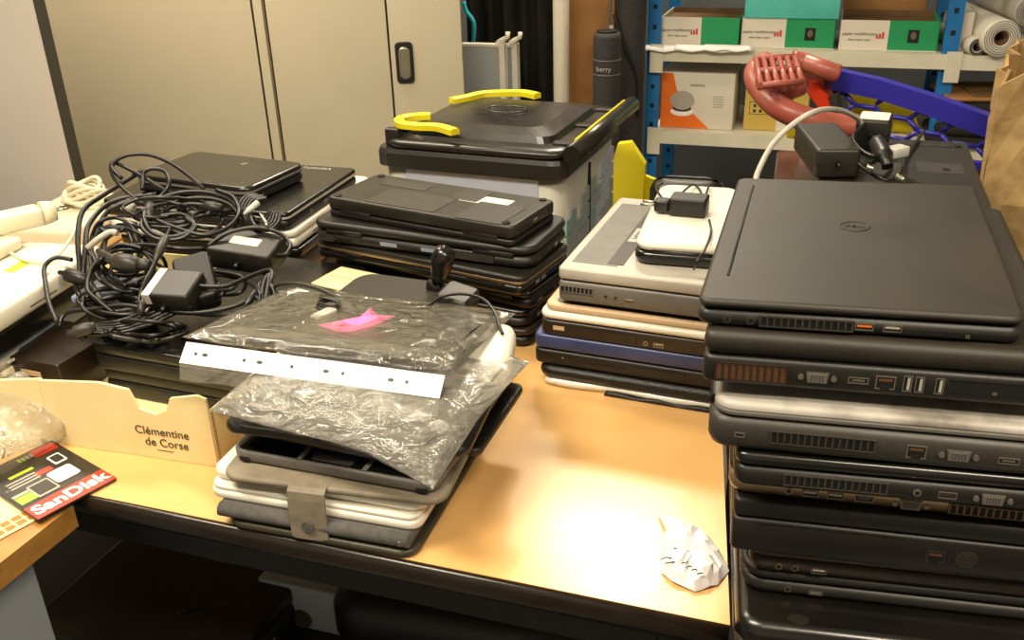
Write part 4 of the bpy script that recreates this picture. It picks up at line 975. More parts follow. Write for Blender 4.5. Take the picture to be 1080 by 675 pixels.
# ================================================================== WHITE GEAR AT LEFT
q0 = at(0, 331, z=.872); q1 = at(112, 262, z=.872); AW = math.atan2((q1-q0).y, (q1-q0).x)
ex = Vector((math.cos(AW), math.sin(AW), 0)); ey = Vector((-ex.y, ex.x, 0))
def wbox(name, label, cat_, z0, h, w, d, off, mk, rc=.02, bb=.008, sh_=0):
    c = q1 - ex*(w/2-sh_) + ey*(d/2+off); o = thing(name, label, cat_, (c.x, c.y, z0), AW)
    return o, MB().slab(w, d, 0, h, mk, rc, bb).build('casing', o), w, d
o, cs, w, d = wbox('router', 'wide cream modem box on the pile at the left edge', 'router', .845, .034, .34, .28, 0, 'white')
b = MB(); b.slab(.05, .020, .0338, .0344, 'skyel', .002, .0002, w*.20, -d*.22); b.build('yellow_label', o)
b = MB(); b.box(-.02, .04, -d/2-.0006, -d/2+.002, .010, .0125, 'grey'); b.build('slot_line', o)
o, cs, w, d = wbox('keyboard', 'cream keyboard-like device lying on top of the modem box', 'device', .8797, .020, .27, .13, .12, 'cream', .012, .006, -.03)
b = MB(); [b.box(-.11, .11, -.04+.02*k, -.037+.02*k, .0199, .0203, 'tan') for k in range(4)]; b.build('ribs', o)
o, cs, w, d = wbox('laptop', 'black slim laptop under the cream modem box', 'laptop', .812, .032, .34, .27, .004, 'blkgloss', .012, .005, -.01)
o, cs, w, d = wbox('laptop', 'pale blue-grey laptop under the slim black one at left', 'laptop', .784, .0275, .34, .26, .012, 'bluegrey', .016, .006, .05)
o, cs, w, d = wbox('laptop', 'dark laptop at the bottom of the left edge pile', 'laptop', .745, .038, .32, .26, .02, 'blk', .016, .006, .0)
# white plug and cable
p = at(18, 232, z=.915)
root = thing('plug_adapter', 'white wall plug adapter with two prongs on the cream pile', 'power adapter', (p.x, p.y, .9005), AW+R(-38))
MB().slab(.075, .042, 0, .030, 'cream', .008, .006).build('housing', root)
MB().tube([(.037, 0, .016), (.050, 0, .016), (.058, 0, .016)], [.020, .018, .016], 'cream', 16).build('plug_body', root)
for y in (-.008, .008): MB().tube([(.058, y, .018), (.078, y, .018)], .0021, 'metal', 8).build('prong', root)
q = [at(-10, 268, z=.885), at(8, 266, z=.884), at(28, 275, z=.884), at(48, 276, z=.884), at(65, 265, z=.89), at(78, 245, z=.905), at(80, 228, z=.92)]
o = MB().tube(cat(q, 7), .0026, 'cream', 7).build('cable'); tag(o, 'cream cable looping across the modem box and yellow label', 'cable')
# white coiled cable bundle behind
root = thing('cable_coil', 'cream coiled cable bundle against the beige cabinet', 'cable', tuple(at(92, 206, z=.835)))
for k in range(7):
    rr_ = .038-.0025*k; b = MB(); b.tube([(rr_*1.3*math.cos(a), rr_*.8*math.sin(a), -.012+.006*k+.008*math.sin(2*a+k)) for a in [2*math.pi*j/30 for j in range(31)]], .0045, 'cream', 8); b.build('loop', root)
q = at(70, 222, z=.815)
o = MB().slab(.22, .16, TT+.0006, .815, 'cream', .02, .01).build('storage_box', loc=(q.x, q.y, 0), rz=AW)
tag(o, 'cream box under the coiled cable near the beige cabinet', 'box')
# white connector bits lower left
p = at(18, 372, z=.80)
root = thing('white_connector', 'small cream connector block with grey lead at the left edge', 'connector', (p.x-.01, p.y, TT+.0006+.03), AW)
MB().slab(.075, .03, 0, .020, 'cream', .008, .006).build('block', root)
MB().slab(.06, .028, .0205, .034, 'silver', .008, .005, -.02).build('cap', root)
q = [Vector((-.03, -.018, .03)), Vector((.0, -.022, .028)), Vector((.014, -.02, .012)), Vector((.0, -.022, .002)), Vector((-.05, -.02, -.005))]
MB().tube(cat(q, 5), .0022, 'silver', 6).build('lead', root)
MB().slab(.08, .04, -.0290, -.0005, 'dkgrey', .004, .002).build('foot_block', root)

# ================================================================== CABLE TANGLE
def Mn(x, y, off=0):
    """point on the sloping face of the cable mound"""
    Y = 1.135 + (392-y)/225*.40 - off
    return at(x, y, Y=Y)
GC = 'black cables tangled in the tray'
def tangle(label, strands, plugs=(), mk='rubber', r=.0034):
    p0 = Mn(*strands[0][0]); root = thing('tangled_cable', label, 'cable', tuple(p0), 0, GC)
    for st in strands:
        rad = st[-1] if isinstance(st[-1], float) else r
        pts = [Mn(*q) if len(q) == 2 else Mn(q[0], q[1], q[2]) for q in st if not isinstance(q, float)]
        MB().tube([v-p0 for v in cat(pts, 7)], rad, mk, 7).build('cord', root)
    for (a, c, ra, rb, k, nm) in plugs:
        ra, rb = ra*.72, rb*.72; A_ = Mn(*a)-p0; B_ = Mn(*c)-p0; L_ = B_-A_
        MB().tube([A_-L_*.5, A_-L_*.2, A_-L_*.05, A_+L_*.6, B_, B_+L_*.05], [rb*.35, rb*.5, ra*.95, ra, rb*.9, rb*.5], k, 10).build(nm, root)
    return root
tangle('black cable making the tall free loop above the tangle', [[(190, 210), (165, 195, .02), (135, 178, .02), (118, 172, .02), (122, 190, .02), (150, 215, .02), (180, 225)],
       [(128, 188, .03), (118, 176, .03), (130, 165, .03), (155, 163, .03), (180, 172, .03), (205, 190, .03), (215, 200, .02)], [(150, 200, .03), (152, 182, .03), (163, 178, .03), (175, 182, .03), (178, 195, .03), (168, 208, .02), (158, 215, .02)]])
tangle('thick black cable arching down the left side of the tangle', [[(150, 180, .01), (110, 205, .02), (88, 222, .03), (82, 250, .03), (84, 285, .02), (80, 300, .02), (86, 318, .02)],
       [(165, 205, .02), (120, 212, .02), (95, 235, .03), (90, 262, .03), (88, 290, .02)], [(140, 210, .03), (115, 222, .03), (106, 238, .03), (112, 244, .03), (135, 242, .02)]], r=.0040,
       plugs=[((72, 290, .03), (92, 296, .03), .015, .013, 'blk2', 'strain_relief'), ((95, 300, .03), (110, 322, .03), .008, .006, 'dkgrey', 'connector')])
tangle('black cable coiled in oval loops over the small laptop', [[(205+48*math.cos(a)*f+dx, 226+24*math.sin(a)*f+dy, .02+.012*f) for a in [j*.55 for j in range(12)]] for f, dx, dy in ((1, 0, 0), (.85, 6, 3), (.7, -4, 6))],
       plugs=[((218, 218, .05), (234, 220, .05), .013, .010, 'blk2', 'plug'), ((158, 228, .05), (158, 214, .05), .012, .007, 'blk2', 'plug')])
tangle('black cable drooping in double loops at the tangle centre', [[(155, 215, .05), (152, 230, .06), (160, 245, .06), (180, 250, .06), (200, 244, .06), (204, 234, .06), (190, 226, .05), (168, 228, .05)],
       [(152, 225, .05), (150, 240, .06), (165, 252, .06), (190, 252, .06), (206, 240, .06), (196, 230, .06)], [(165, 232, .06), (185, 240, .06), (215, 248, .06), (240, 240, .05), (252, 225, .05), (246, 208, .04), (228, 200, .04)]])
tangle('black cable sweeping across the power bricks to the right', [[(218, 260, .05), (240, 246, .06), (270, 240, .06), (295, 246, .06), (306, 258, .06), (302, 268, .06), (292, 270, .05)], [(120, 262, .04), (150, 258, .05), (185, 262, .06), (215, 262, .05)],
       [(150, 296, .06), (190, 300, .07), (235, 302, .07), (262, 292, .06), (285, 285, .05), (285, 300, .05), (275, 320, .03)], [(160, 325, .04), (200, 330, .05), (240, 325, .05), (268, 312, .05), (274, 298, .05)]],
       plugs=[((262, 318, .05), (274, 304, .05), .008, .006, 'rubber', 'connector')])
tangle('thick black lead bundle along the front of the tangle', [[(70+4*k, 350+2*k, .03+.004*k), (100, 352-2*k, .04), (130, 350-3*k, .04+.003*k), (160, 342-4*k, .04), (185, 330-3*k, .04), (215+5*k, 322-6*k, .03)] for k in range(5)]
       + [[(60, 340, .03), (52, 320, .03), (48, 300, .03), (47, 282, .03), (58, 272, .03), (76, 274, .03)], [(62, 345, .02), (70, 330, .03), (100, 326, .04), (130, 322, .05), (155, 326, .05)]],
       plugs=[((80, 350, .06), (100, 344, .06), .012, .010, 'dkgrey', 'plug')])
tangle('ribbed black mains plug lying in the left of the tangle', [[(108, 270, .05), (96, 285, .05), (92, 305, .05), (105, 318, .05), (120, 330, .04)], [(110, 268, .05), (125, 258, .05), (150, 262, .05)]],
       plugs=[((124, 276, .07), (146, 280, .07), .020, .018, 'dkgrey', 'plug'), ((146, 278, .07), (158, 280, .07), .013, .012, 'dkgrey', 'plug_face'), ((110, 268, .06), (124, 275, .07), .008, .015, 'dkgrey', 'strain_relief')])
tangle('thin black lead with a barrel connector hanging down the middle', [[(172, 255, .08), (162, 280, .08), (152, 300, .08), (147, 318, .07), (152, 332, .06)]],
       plugs=[((174, 252, .08), (164, 274, .08), .0095, .006, 'dkgrey', 'connector'), ((150, 320, .08), (148, 332, .07), .008, .007, 'blk2', 'plug'), ((148, 330, .07), (156, 327, .07), .004, .004, 'metal', 'metal_tip')])
tangle('bunch of black cable loops beside the white laptop', [[(268+16*math.cos(a)+k*3, 222+17*math.sin(a)+k, .03+.006*k) for a in [j*.6 for j in range(9)]] for k in range(5)],
       plugs=[((276, 228, .07), (282, 238, .07), .004, .004, 'metal', 'metal_tip'), ((262, 222, .06), (272, 214, .06), .007, .008, 'lens', 'clear_connector')])
tangle('black cable knot at the lower right of the tangle', [[(285, 300, .05), (290, 312, .05), (284, 326, .05), (276, 318, .05), (278, 300, .05), (284, 290, .05), (278, 322, .05), (270, 312, .05)]])
rnd = random.Random(31)
for lab, cx, cy, sx_, sy_, n_, off in (('loose black cord loops over the upper middle of the tangle', 175, 225, 60, 24, 5, .03), ('dense black cord curls in the lower left of the tangle', 125, 320, 55, 26, 6, .02),
        ('black cord curls between the two front power adapters', 215, 305, 55, 24, 5, .03), ('black cord strands filling the left flank of the tangle', 125, 262, 38, 42, 5, .01), ('black cord loops drooping over the front of the tray laptop', 150, 345, 50, 16, 4, .035), ('black cord curls rising around the ribbed mains plug', 140, 285, 42, 26, 4, .03), ('flat black cord coil spread behind the labelled adapter', 235, 235, 48, 18, 5, .01)):
    sts = []
    for k in range(n_):
        a0 = rnd.uniform(0, 6.28); f = rnd.uniform(.45, 1); ox = rnd.uniform(-8, 8); oy = rnd.uniform(-6, 6); e_ = rnd.uniform(.6, 1.1)
        sts.append([(cx+ox+sx_*f*math.cos(a0+j*.7)*(1+.1*rnd.uniform(-1, 1)), cy+oy+sy_*f*e_*math.sin(a0+j*.7)*(1+.15*rnd.uniform(-1, 1)), off+rnd.uniform(-.015, .03)) for j in range(rnd.randint(7, 12))])
    tangle(lab, sts, r=.0030)
# pale loops
o = MB().tube(cat([Mn(92, 262, .06), Mn(104, 252, .07), Mn(116, 245, .07), Mn(124, 246, .07)], 6), .0048, 'silver', 8).build('cable'); tag(o, 'short pale grey cable end crossing the left of the tangle', 'cable')
for i, (x, y, dx, dy, lab) in enumerate(((130, 216, 12, 3, 'white plug poking out at the upper left of the tangle'), (118, 236, 26, 2, 'long white plug body behind the tangled black loops'))):
    o = MB().tube([Mn(x, y, .0), Mn(x+dx/2, y+dy/2, 0), Mn(x+dx, y+dy, 0)], [.009, .010, .006], 'white', 12).build('plug'); tag(o, lab, 'plug')
# bricks
pb = Mn(255, 262, .045)
o = brick('black power adapter with a white label, right of the tangle', Mn(262, 262, .03)-Vector((0, 0, .02)), R(-16), .105, .06, .036, 'blk2', 'wcard', tilt=(R(14), R(4)), sw=.45, sd=.3)
o = brick('black power adapter standing tilted in the middle of the tangle', Mn(207, 285, .06)-Vector((0, 0, .03)), R(-68), .085, .052, .032, 'blk', None, tilt=(R(10), R(28)))
o = brick('black power adapter with a white barcode strip, front of the tangle', Mn(187, 310, .05)-Vector((0, 0, .012)), R(-12), .075, .060, .036, 'blk', None, tilt=(R(16), 0))
b = MB(); b.box(-.030, -.018, -.030, .028, .036, .0368, 'wcard'); b.box(-.030, -.019, -.0308, -.030, .02, .036, 'wcard'); b.build('barcode_label', o)
o = brick('grey-black adapter block partly buried left of the barcode adapter', Mn(128, 322, .0)-Vector((0, 0, .02)), R(20), .09, .05, .03, 'blk2', None, tilt=(R(10), 0))
# pale blue corner among the cables
p = Mn(118, 308, -.03)
o = MB().slab(.10, .07, 0, .012, 'bluegrey', .006, .003).build('phone', loc=tuple(p), rz=AW); tag(o, 'blue-grey flat phone half buried under the cables', 'phone')

# grey cord from tangle to the sleeve
q = [Mn(285, 318, .02), Mn(290, 302, .05), at(310, 299, z=.90), at(335, 304, z=.905), at(362, 316, z=.90), at(385, 322, z=.895)]
o = MB().tube(cat(q, 7), .0028, 'dkgrey', 7).build('cable'); tag(o, 'grey cable running from the tangle to behind the plastic sleeve', 'cable')

# ================================================================== ROUTER WITH ANTENNA
Pr = fit(.868, FL=(385, 284), FR=(478, 300), NL=(335, 318), NR=(452, 338), d=.13); c, A, w, d = Pr
o = thing('carton_box', 'black box under the antenna router, mostly hidden', 'box', (c.x, c.y, TT+.0005), A)
MB().slab(w*.9, d*.9, 0, .088, 'blk', .004, .003).build('carton', o)
root = thing('router', 'black wireless router with a stubby swivel antenna', 'router', (c.x, c.y, .8295), A)
MB().slab(w, d, 0, .0385, 'blklid', .03, .010).build('casing', root)
b = MB(); [b.box(-.03+.02*k, -.016+.02*k, -d/2-.0008, -d/2+.003, .012, .026, 'dark') for k in range(4)]; b.build('port', root)
an = at(462, 300, z=.875)-root.location; an.rotate(Matrix.Rotation(-A, 4, 'Z'))
b = MB(); b.tube([an+Vector((-.014, 0, -.004)), an+Vector((.006, 0, -.002))], .010, 'blk', 14); b.build('antenna_joint', root)
b = MB(); b.tube([an, an+Vector((.004, .0, .018)), an+Vector((.010, 0, .040)), an+Vector((.016, 0, .052)), an+Vector((.019, 0, .056))], [.009, .013, .017, .014, .006], 'blkgloss', 14); b.build('antenna', root)
p = at(482, 330, z=.868)
o = brick('black cube adapter beside the router antenna', Vector((p.x, p.y, .872)), R(-25), .045, .045, .030, 'blk2', None, group=None, tilt=(R(6), R(10)))
q = [at(452, 322, z=.90), at(468, 312, z=.905), at(490, 310, z=.91), at(510, 316, z=.91), at(522, 330, z=.905), at(527, 345, z=.90), at(530, 352, z=.90)]
o = MB().tube(cat(q, 7), .0022, 'rubber', 7).build('cable'); tag(o, 'thin black lead curving over the cube adapter to the white gadget', 'cable')

# ================================================================== TABLET STACK
def rpos(NL, NR, z, d, ang=None, w=None): return npos(NL, NR, z, d, ang, w)
GTb = 'tablets and cases in the front stack'
def slabthing(name, label, cat_, P, z0, h, mk, rc, bb, group=GTb, part='case'):
    c, A, w, d = P; o = thing(name, label, cat_, (c.x, c.y, z0), A, group); MB().slab(w, d, 0, h, mk, rc, bb).build(part, o); return o, A, w, d
P = rpos((236, 548), (437, 585), .750, .27)
AT = P[1]
o, A, w, d = slabthing('tablet_case', 'olive-black tablet case at the bottom of the front stack', 'tablet case', P, .7405, .009, 'olive', .02, .003)
MB().slab(w-.02, d-.02, .009, .0097, 'blk', .014, .0003).build('inner_lining', o)
P = rpos((228, 531), (432, 566), .768, .23)
o, A, w, d = slabthing('tablet_folio', 'grey fabric folio with a rolled spine, second from the bottom', 'tablet case', P, .7505, .0175, 'felt', .008, .005)
MB().tube([(-w/2+.002, -d/2+.004, .009), (w/2-.002, -d/2+.004, .009)], .0085, 'felt', 16).build('spine', o)
MB().tube([(w/2-.010, -d/2-.0047, .010), (w/2-.010, -d/2-.0062, .010)], .003, 'metal', 12).build('snap_button', o)
P = rpos((217, 510), (441, 548), .786, .24)
o, A, w, d = slabthing('tablet', 'white tablet on the grey folio, lower of the two white ones', 'tablet', P, .7685, .0105, 'white', .016, .003, part='back_shell')
MB().slab(w-.004, d-.004, .0107, .0165, 'white', .014, .002).build('front_frame', o)
P = rpos((220, 493), (446, 531), .800, .24)
o, A, w, d = slabthing('tablet', 'white tablet just below the taupe case', 'tablet', P, .7855, .0125, 'white', .018, .004, part='back_shell')
MB().slab(w-.03, d-.03, .0125, .0129, 'silver', .01, .0002).build('screen_panel', o)
P = fit(.808, NL=(241, 493), NR=(470, 534), FR=(505, 436))
o, A, w, d = slabthing('tablet_case', 'taupe tablet case with a hanging closing strap', 'tablet case', P, .799, .008, 'taupe', .022, .003)
Xfl = Matrix.Translation((-w*.085, -d/2-.003, .004))
b = MB(); rings = []
fw_ = .043
for (y, z) in ((.03, .0045), (.0, .0045), (-.006, .001), (-.0075, -.008), (-.0085, -.030), (-.0095, -.055)):
    rings.append([(-fw_/2, y, z), (fw_/2, y, z), (fw_/2, y+.0028, z-.0006), (-fw_/2, y+.0028, z-.0006)])
rings.append([(-fw_/2+.004, -.0096, -.058), (fw_/2-.004, -.0096, -.058), (fw_/2-.004, -.0070, -.058), (-fw_/2+.004, -.0070, -.058)])
b.loft(rings, 'taupe', Xfl, smooth=False); fl = b.build('closing_strap', o)
MB().tube([(Xfl @ Vector((0, -.0095, -.040))), (Xfl @ Vector((0, -.0115, -.040)))], .007, 'felt', 20).build('magnet_button', fl)
P = rpos((241, 473), (458, 512), .822, .215)
o, A, w, d = slabthing('tablet', 'black tablet with a grey bezel and corner clips', 'tablet', P, .8085, .013, 'grey', .018, .003, part='bezel')
MB().slab(w-.008, d-.008, .0130, .0137, 'screen', .014, .0003).build('screen', o)
for x in (-.42, .44): MB().box(w*x-.006, w*x+.006, -d/2-.0012, -d/2+.004, .001, .006, 'dark').build('clip', o)
b = MB(); b.slab(.05, .03, .0137, .0142, 'dkgrey', .004, .0002, .0, -d/2+.022); b.slab(.006, .034, .0137, .0145, 'grey', .001, .0002, -.037, -d/2+.02); b.slab(.006, .034, .0137, .0145, 'grey', .001, .0002, .042, -d/2+.02); b.build('stand_mark', o)
P = rpos((290, 452), (455, 486), .834, .19)
o, A, w, d = slabthing('tablet', 'bright blue tablet peeking out under the wrinkled plastic bag', 'tablet', P, .8230, .009, 'navy', .012, .003, part='back_shell')

MB().slab(w+.002, d+.002, .002, .0045, 'brightblue', .012, .001).build('blue_edge', o)
P = rpos((231, 448), (442, 490), .848, .20)
c, A, w, d = P
P = (c+Vector((.03, .04, 0)), A, w, d)
o, A, w, d = slabthing('tablet_case', 'brown leather tablet case under the wrinkled bag', 'tablet case', (P[0]-Vector((.02, .03, 0)), A, w, d), .8325, .014, 'bkbrown', .008, .005)
MB().tube([(-w/2+.004, -d/2+.003, .007), (w/2-.004, -d/2+.003, .007)], .0066, 'bkbrown', 14).build('spine', o)
P = fit(.862, NL=(232, 431), FR=(552, 378), w=.28, d=.23, ang=AT+R(4))
o, A, w, d = slabthing('tablet_case', 'long black case sticking out at the right of the front stack', 'tablet case', P, .8470, .012, 'leather', .016, .004)
MB().slab(w-.02, d-.02, .012, .0126, 'blk', .012, .0002).build('inner_lining', o)
P = fit(.82, NR=(505, 470), FR=(551, 408), d=.16, w=.12)
c = P[0]
# wrinkled plastic bag around a grey tablet
Pg = rpos((240, 418), (440, 470), .880, .17); c, A, w, d = Pg
o = thing('tablet', 'dark tablet wrapped in the wrinkled lower plastic bag', 'tablet', (c.x+.01, c.y+.02, .8605), A, GTb)
MB().slab(w*.92, d, 0, .012, 'dkgrey', .012, .003).build('back_shell', o); MB().slab(w*.88, d-.01, .012, .0125, 'screen', .01, .0002).build('screen', o)
def pillow(name, label, cx, cy, z0, w, d, h, A, mk, seed, amp=.006, nx=44, ny=30, cat_='bag', droop=None, tilt=0, skirt=None):
    rnd = random.Random(seed); root_ = None
    ph = [(rnd.uniform(-60, 60), rnd.uniform(-60, 60), rnd.uniform(0, 6.28), rnd.uniform(.3, 1)) for _ in range(14)]
    def N(x, y): 
        v = sum(a*(1-2*abs(((kx*x+ky*y+p)/(2*math.pi)) % 1*2-1)) for kx, ky, p, a in ph)/len(ph)
        return v
    vs = []; fs = []
    for side in (1, -1):
        for i in range(nx+1):
            for j in range(ny+1):
                u = i/nx*2-1; v = j/ny*2-1
                e_ = (1-abs(u)**6)*(1-abs(v)**6); x = u*w/2; y = v*d/2
                k = N(x+side, y)
                z = side*h/2*e_**.5 + amp*k*(.35+.65*e_)
                if side < 0: z = -h/2*e_**.5
                xx = x+amp*.8*N(y, x)*(1 if abs(u) > .9 else .4); yy = y+amp*.8*N(x+3, y+1)*(1 if abs(v) > .9 else .3)
                zz_ = z+h/2
                if skirt: zz_ += skirt(u, v)
                vs.append((xx, yy, zz_+tilt*y))
    s1 = (nx+1)*(ny+1)
    for i in range(nx):
        for j in range(ny):
            a = i*(ny+1)+j; fs.append((a, a+ny+1, a+ny+2, a+1)); a += s1; fs.append((a, a+1, a+ny+2, a+ny+1))
    b = MB(); b.add(vs, fs, mk, True)
    return b
b = pillow('bag', '', 0, 0, 0, w+.035, d+.06, .036, A, 'film2', 3, amp=.012, skirt=lambda u, v: -.024*max(0, (u-.45)/.55)*max(0, (-v-.2)/.8)*1.0-.012*max(0, -v-.6))
o = b.build('plastic_bag', loc=(c.x+.014, c.y, .861), rz=A); tag(o, 'wrinkled clear plastic bag hanging in the middle of the front stack', 'bag')
# upper sleeve, tilted away
SN = rpos((204, 357), (476, 392), .915, .20); c, A, w, d = SN
tl = -.16
zc0 = .897
o = thing('tablet', 'dark tablet inside the upper punched plastic sleeve', 'tablet', (c.x+.01, c.y+.008, zc0+.0015), A, GTb); o.rotation_euler = (math.atan(tl), 0, A)
MB().slab(w*.90, d*.86, 0, .010, 'dkgrey', .01, .003).build('back_shell', o); MB().slab(w*.87, d*.80, .010, .0105, 'screen', .008, .0002).build('screen', o)
ex = Vector((math.cos(A), math.sin(A), 0)); ey = Vector((-ex.y, ex.x, 0))
def sp(u, v, dz=0): q = c+ex*(u*w/2)+ey*(v*d/2); q.z = zc0+.0125+tl*v*d/2+dz; return q
# pink paper, small silver box and lead inside the sleeve
b = MB(); rnd = random.Random(4)
ol = [(-.40, -.42), (-.05, -.60), (.12, -.55), (.24, -.15), (.32, .42), (.10, .35), (-.10, .60), (-.04, .05), (-.22, -.2)]
cz = sp(.05, 0)
vs = [Vector((0, 0, .0075))]+[Vector((sp(.03+u*.62, v*.8)-cz)[:]) + Vector((0, 0, rnd.uniform(.001, .004))) for u, v in ol]
b.add([tuple(v) for v in vs], [(0, i+1, (i+1) % len(ol)+1) for i in range(len(ol))], 'pink', False)
o = b.build('paper_note', loc=tuple(cz)); md = o.modifiers.new('t', 'SOLIDIFY'); md.thickness = .0008; tag(o, 'crumpled pink paper inside the upper plastic sleeve', 'paper')
q = sp(-.28, .02)
o = thing('usb_stick', 'small silver stick with a coiled lead inside the sleeve', 'usb stick', tuple(q), A+R(70))
MB().slab(.034, .016, 0, .007, 'silver', .004, .002).build('shell', o)
MB().tube([(.02+.018*math.cos(a)*(1-.03*k), .012+.016*math.sin(a), .003+.0003*k) for k, a in enumerate([j*.5 for j in range(30)])], .0016, 'rubber', 6).build('lead', o)
b = pillow('sleeve', '', 0, 0, 0, w+.01, d+.03, .022, A, 'film', 11, amp=.007, nx=52, ny=34, tilt=tl)
root = thing('plastic_sleeve', 'clear plastic sleeve with a punched white binder strip, topmost in front', 'plastic sleeve', (c.x, c.y+.005, zc0-.0055), A)
b.build('film_pocket', root)
b = MB(); sw_ = .026; y0 = -d/2-.012
Xst = Matrix.Translation((-.003, y0, .022)) @ Matrix.Rotation(R(42), 4, 'X')
b.box(-w/2, w/2, -sw_, 0, -.0005, .0005, 'paper', Xst)
strip = b.build('binder_strip', root)
for fx, kind in ((.093, 1), (.055, 0), (.253, 0), (.315, 1), (.442, 0), (.574, 1), (.638, 0), (.816, 1), (.874, 0)):
    rx = .0038 if kind else .002; ry = .0022; cx = -w/2+fx*w
    MB().poly([(cx+rx*math.cos(a), -sw_*.5+ry*math.sin(a)) for a in [2*math.pi*k/14 for k in range(14)]], .0004, .0009, 'dkgrey', Xst).build('punched_hole', strip)
# skirt of film under the strip
Xs2 = Xst @ Matrix.Translation((0, -sw_, 0)) @ Matrix.Rotation(R(35), 4, 'X')
b = MB(); vs = [tuple(Xs2 @ Vector((-w/2+w*i/30, -.020*j/4, .003*math.sin(i*.9)*j/4))) for i in range(31) for j in range(5)]
fs = [(i*5+j, i*5+j+1, (i+1)*5+j+1, (i+1)*5+j) for i in range(30) for j in range(4)]
b.add(vs, fs, 'film2', True); b.build('film_edge', root)
# white rounded gadget on the right
P = fit(.905, FR=(546, 336), NR=(536, 368), w=.10, d=.10, ang=AT+R(12)); c = P[0]
o = thing('gadget', 'white rounded gadget poking out right of the plastic sleeve', 'device', (c.x, c.y, .861), P[1])
MB().slab(.10, .115, 0, .034, 'white', .024, .012).build('casing', o)
MB().tube([(.03, -.059, .012), (.035, -.060, .02), (.042, -.055, .026)], .0015, 'rubber', 6).build('lead', o)
# two slim dark devices leaning out at right
for i, (NR, FR, z, lab) in enumerate((((500, 432), (553, 386), .842, 'upper slim dark phone case jutting from the front stack'), ((505, 468), (551, 410), .815, 'lower slim black case jutting from the front stack'))):
    P = fit(z, NR=NR, FR=FR, w=.07, d=.15, ang=AT+R(-2)); c = P[0]
    o = thing('phone_case', lab, 'phone case', (c.x, c.y, z-.010), P[1], GTb)
    MB().slab(.075, .16, 0, .010, 'leather', .012, .003).build('cover', o)
    MB().slab(.055, .14, .010, .0104, 'blkgloss', .01, .0001).build('front_glass', o)

# ================================================================== CRUMPLED PAPER
ol = [(694, 545), (714, 547), (738, 558), (752, 574), (763, 590), (769, 603), (757, 618), (733, 625), (712, 617), (697, 605), (700, 588), (698, 576), (702, 560)]
cc = at(728, 592, z=TT); pts = [at(x, y, z=TT) for x, y in ol]; rnd = random.Random(5)
b = MB(); rings = 6; vs = [(0, 0, .014)]; fs = []; n = len(ol)*3
def bpt(k):
    a = k//3; t = (k % 3)/3; return pts[a % len(ol)].lerp(pts[(a+1) % len(ol)], t)
for r_ in range(1, rings+1):
    for k in range(n):
        f = r_/rings; q = (bpt(k)-cc)*f; a = k/n*6.28
        zf = .014*(1-f**2)+.004*f
        ridge = .007*abs(math.sin(a*2.5+.6))*math.sin(f*3.0)
        vs.append((q.x+rnd.uniform(-.002, .002)*(r_ < rings), q.y+rnd.uniform(-.002, .002)*(r_ < rings), max(.0012, zf+ridge+rnd.uniform(-.0018, .0018)-(.003 if r_ == rings else 0))))
for k in range(n): fs.append((0, 1+k, 1+(k+1) % n))
for r_ in range(rings-1):
    for k in range(n):
        a = 1+r_*n+k; c_ = 1+r_*n+(k+1) % n; fs.append((a, a+n, c_+n, c_))
fs2 = []
for f_ in fs: fs2 += [f_] if len(f_) == 3 else [(f_[0], f_[1], f_[2]), (f_[0], f_[2], f_[3])]
b.add(vs, fs2, 'paper', False)
root = b.build('crumpled_paper', loc=(cc.x, cc.y, TT)); md = root.modifiers.new('t', 'SOLIDIFY'); md.thickness = .0006; md.offset = 1
tag(root, 'crumpled white paper note with handwriting on the wooden table', 'paper')
b = MB()
for (x, y, L_, a_) in ((702, 592, .012, .4), (706, 596, .010, -.3), (716, 590, .005, .6), (722, 596, .006, -.6), (727, 601, .006, .5), (732, 604, .005, .2), (712, 582, .003, 1), (738, 608, .006, .1)):
    q = at(x, y, z=TT+.012)-Vector((cc.x, cc.y, TT))
    b.tube([(q.x-L_/2, q.y-L_*.2, q.z+.004), (q.x, q.y+L_*.3*math.sin(a_), q.z+.004), (q.x+L_/2, q.y, q.z+.004)], .0007, 'dkgrey', 5)
b.build('handwriting', root)

# ================================================================== MEMORY CARD PACK + BITS AT LEFT
P = fit(TT+.006, NL=(39, 549), NR=(121, 503), FR=(57, 461)); c, A, w, d = P
root = thing('memory_card_pack', 'black and red SanDisk card pack lying at the desk corner', 'package', (c.x, c.y, TT+.0008), A)
hh = .0035
MB().slab(w, d, 0, hh, 'skblk', .003, .0006).build('backing_card', root)
b = MB(); b.box(-w/2+.001, w/2-.001, -d/2+.0005, -d/2+d*.22, hh-.0004, hh+.0003, 'skred'); b.box(w*.16, w*.46, d*.34, d*.47, hh-.0004, hh+.0003, 'skred'); b.box(-w*.05, w*.16, d*.06, d*.13, hh-.0004, hh+.0003, 'skred'); b.build('red_print', root)
text('lettering', 'SanDisk', d*.185, 'paper', root, (0, -d/2+d*.115, hh+.0003), ext=.0003, sx=1.04, off=.0008)
b = MB(); b.slab(w*.30, d*.20, hh, hh+.0020, 'paper', .004, .0005, w*.17, -d*.08); b.slab(w*.27, d*.22, hh, hh+.0012, 'silver', .002, .0004, -w*.13, -d*.13); b.slab(w*.22, d*.17, hh+.0012, hh+.0018, 'dkgrey', .001, .0003, -w*.13, -d*.13); b.build('usb_picture', root)
b = MB(); b.slab(w*.16, d*.16, hh, hh+.001, 'paper', .002, .0002, w*.30, d*.18); b.slab(w*.12, d*.12, hh+.001, hh+.0015, 'dkgrey', .002, .0002, w*.30, d*.18); b.build('capacity_box', root)
b = MB(); b.box(-w*.46, -w*.26, -d*.22, -d*.10, hh, hh+.0004, 'lime'); b.box(-w*.46, -w*.22, -d*.09, -d*.05, hh, hh+.0004, 'silver'); b.box(-w*.28, w*.02, d*.20, d*.24, hh, hh+.0004, 'skyel')
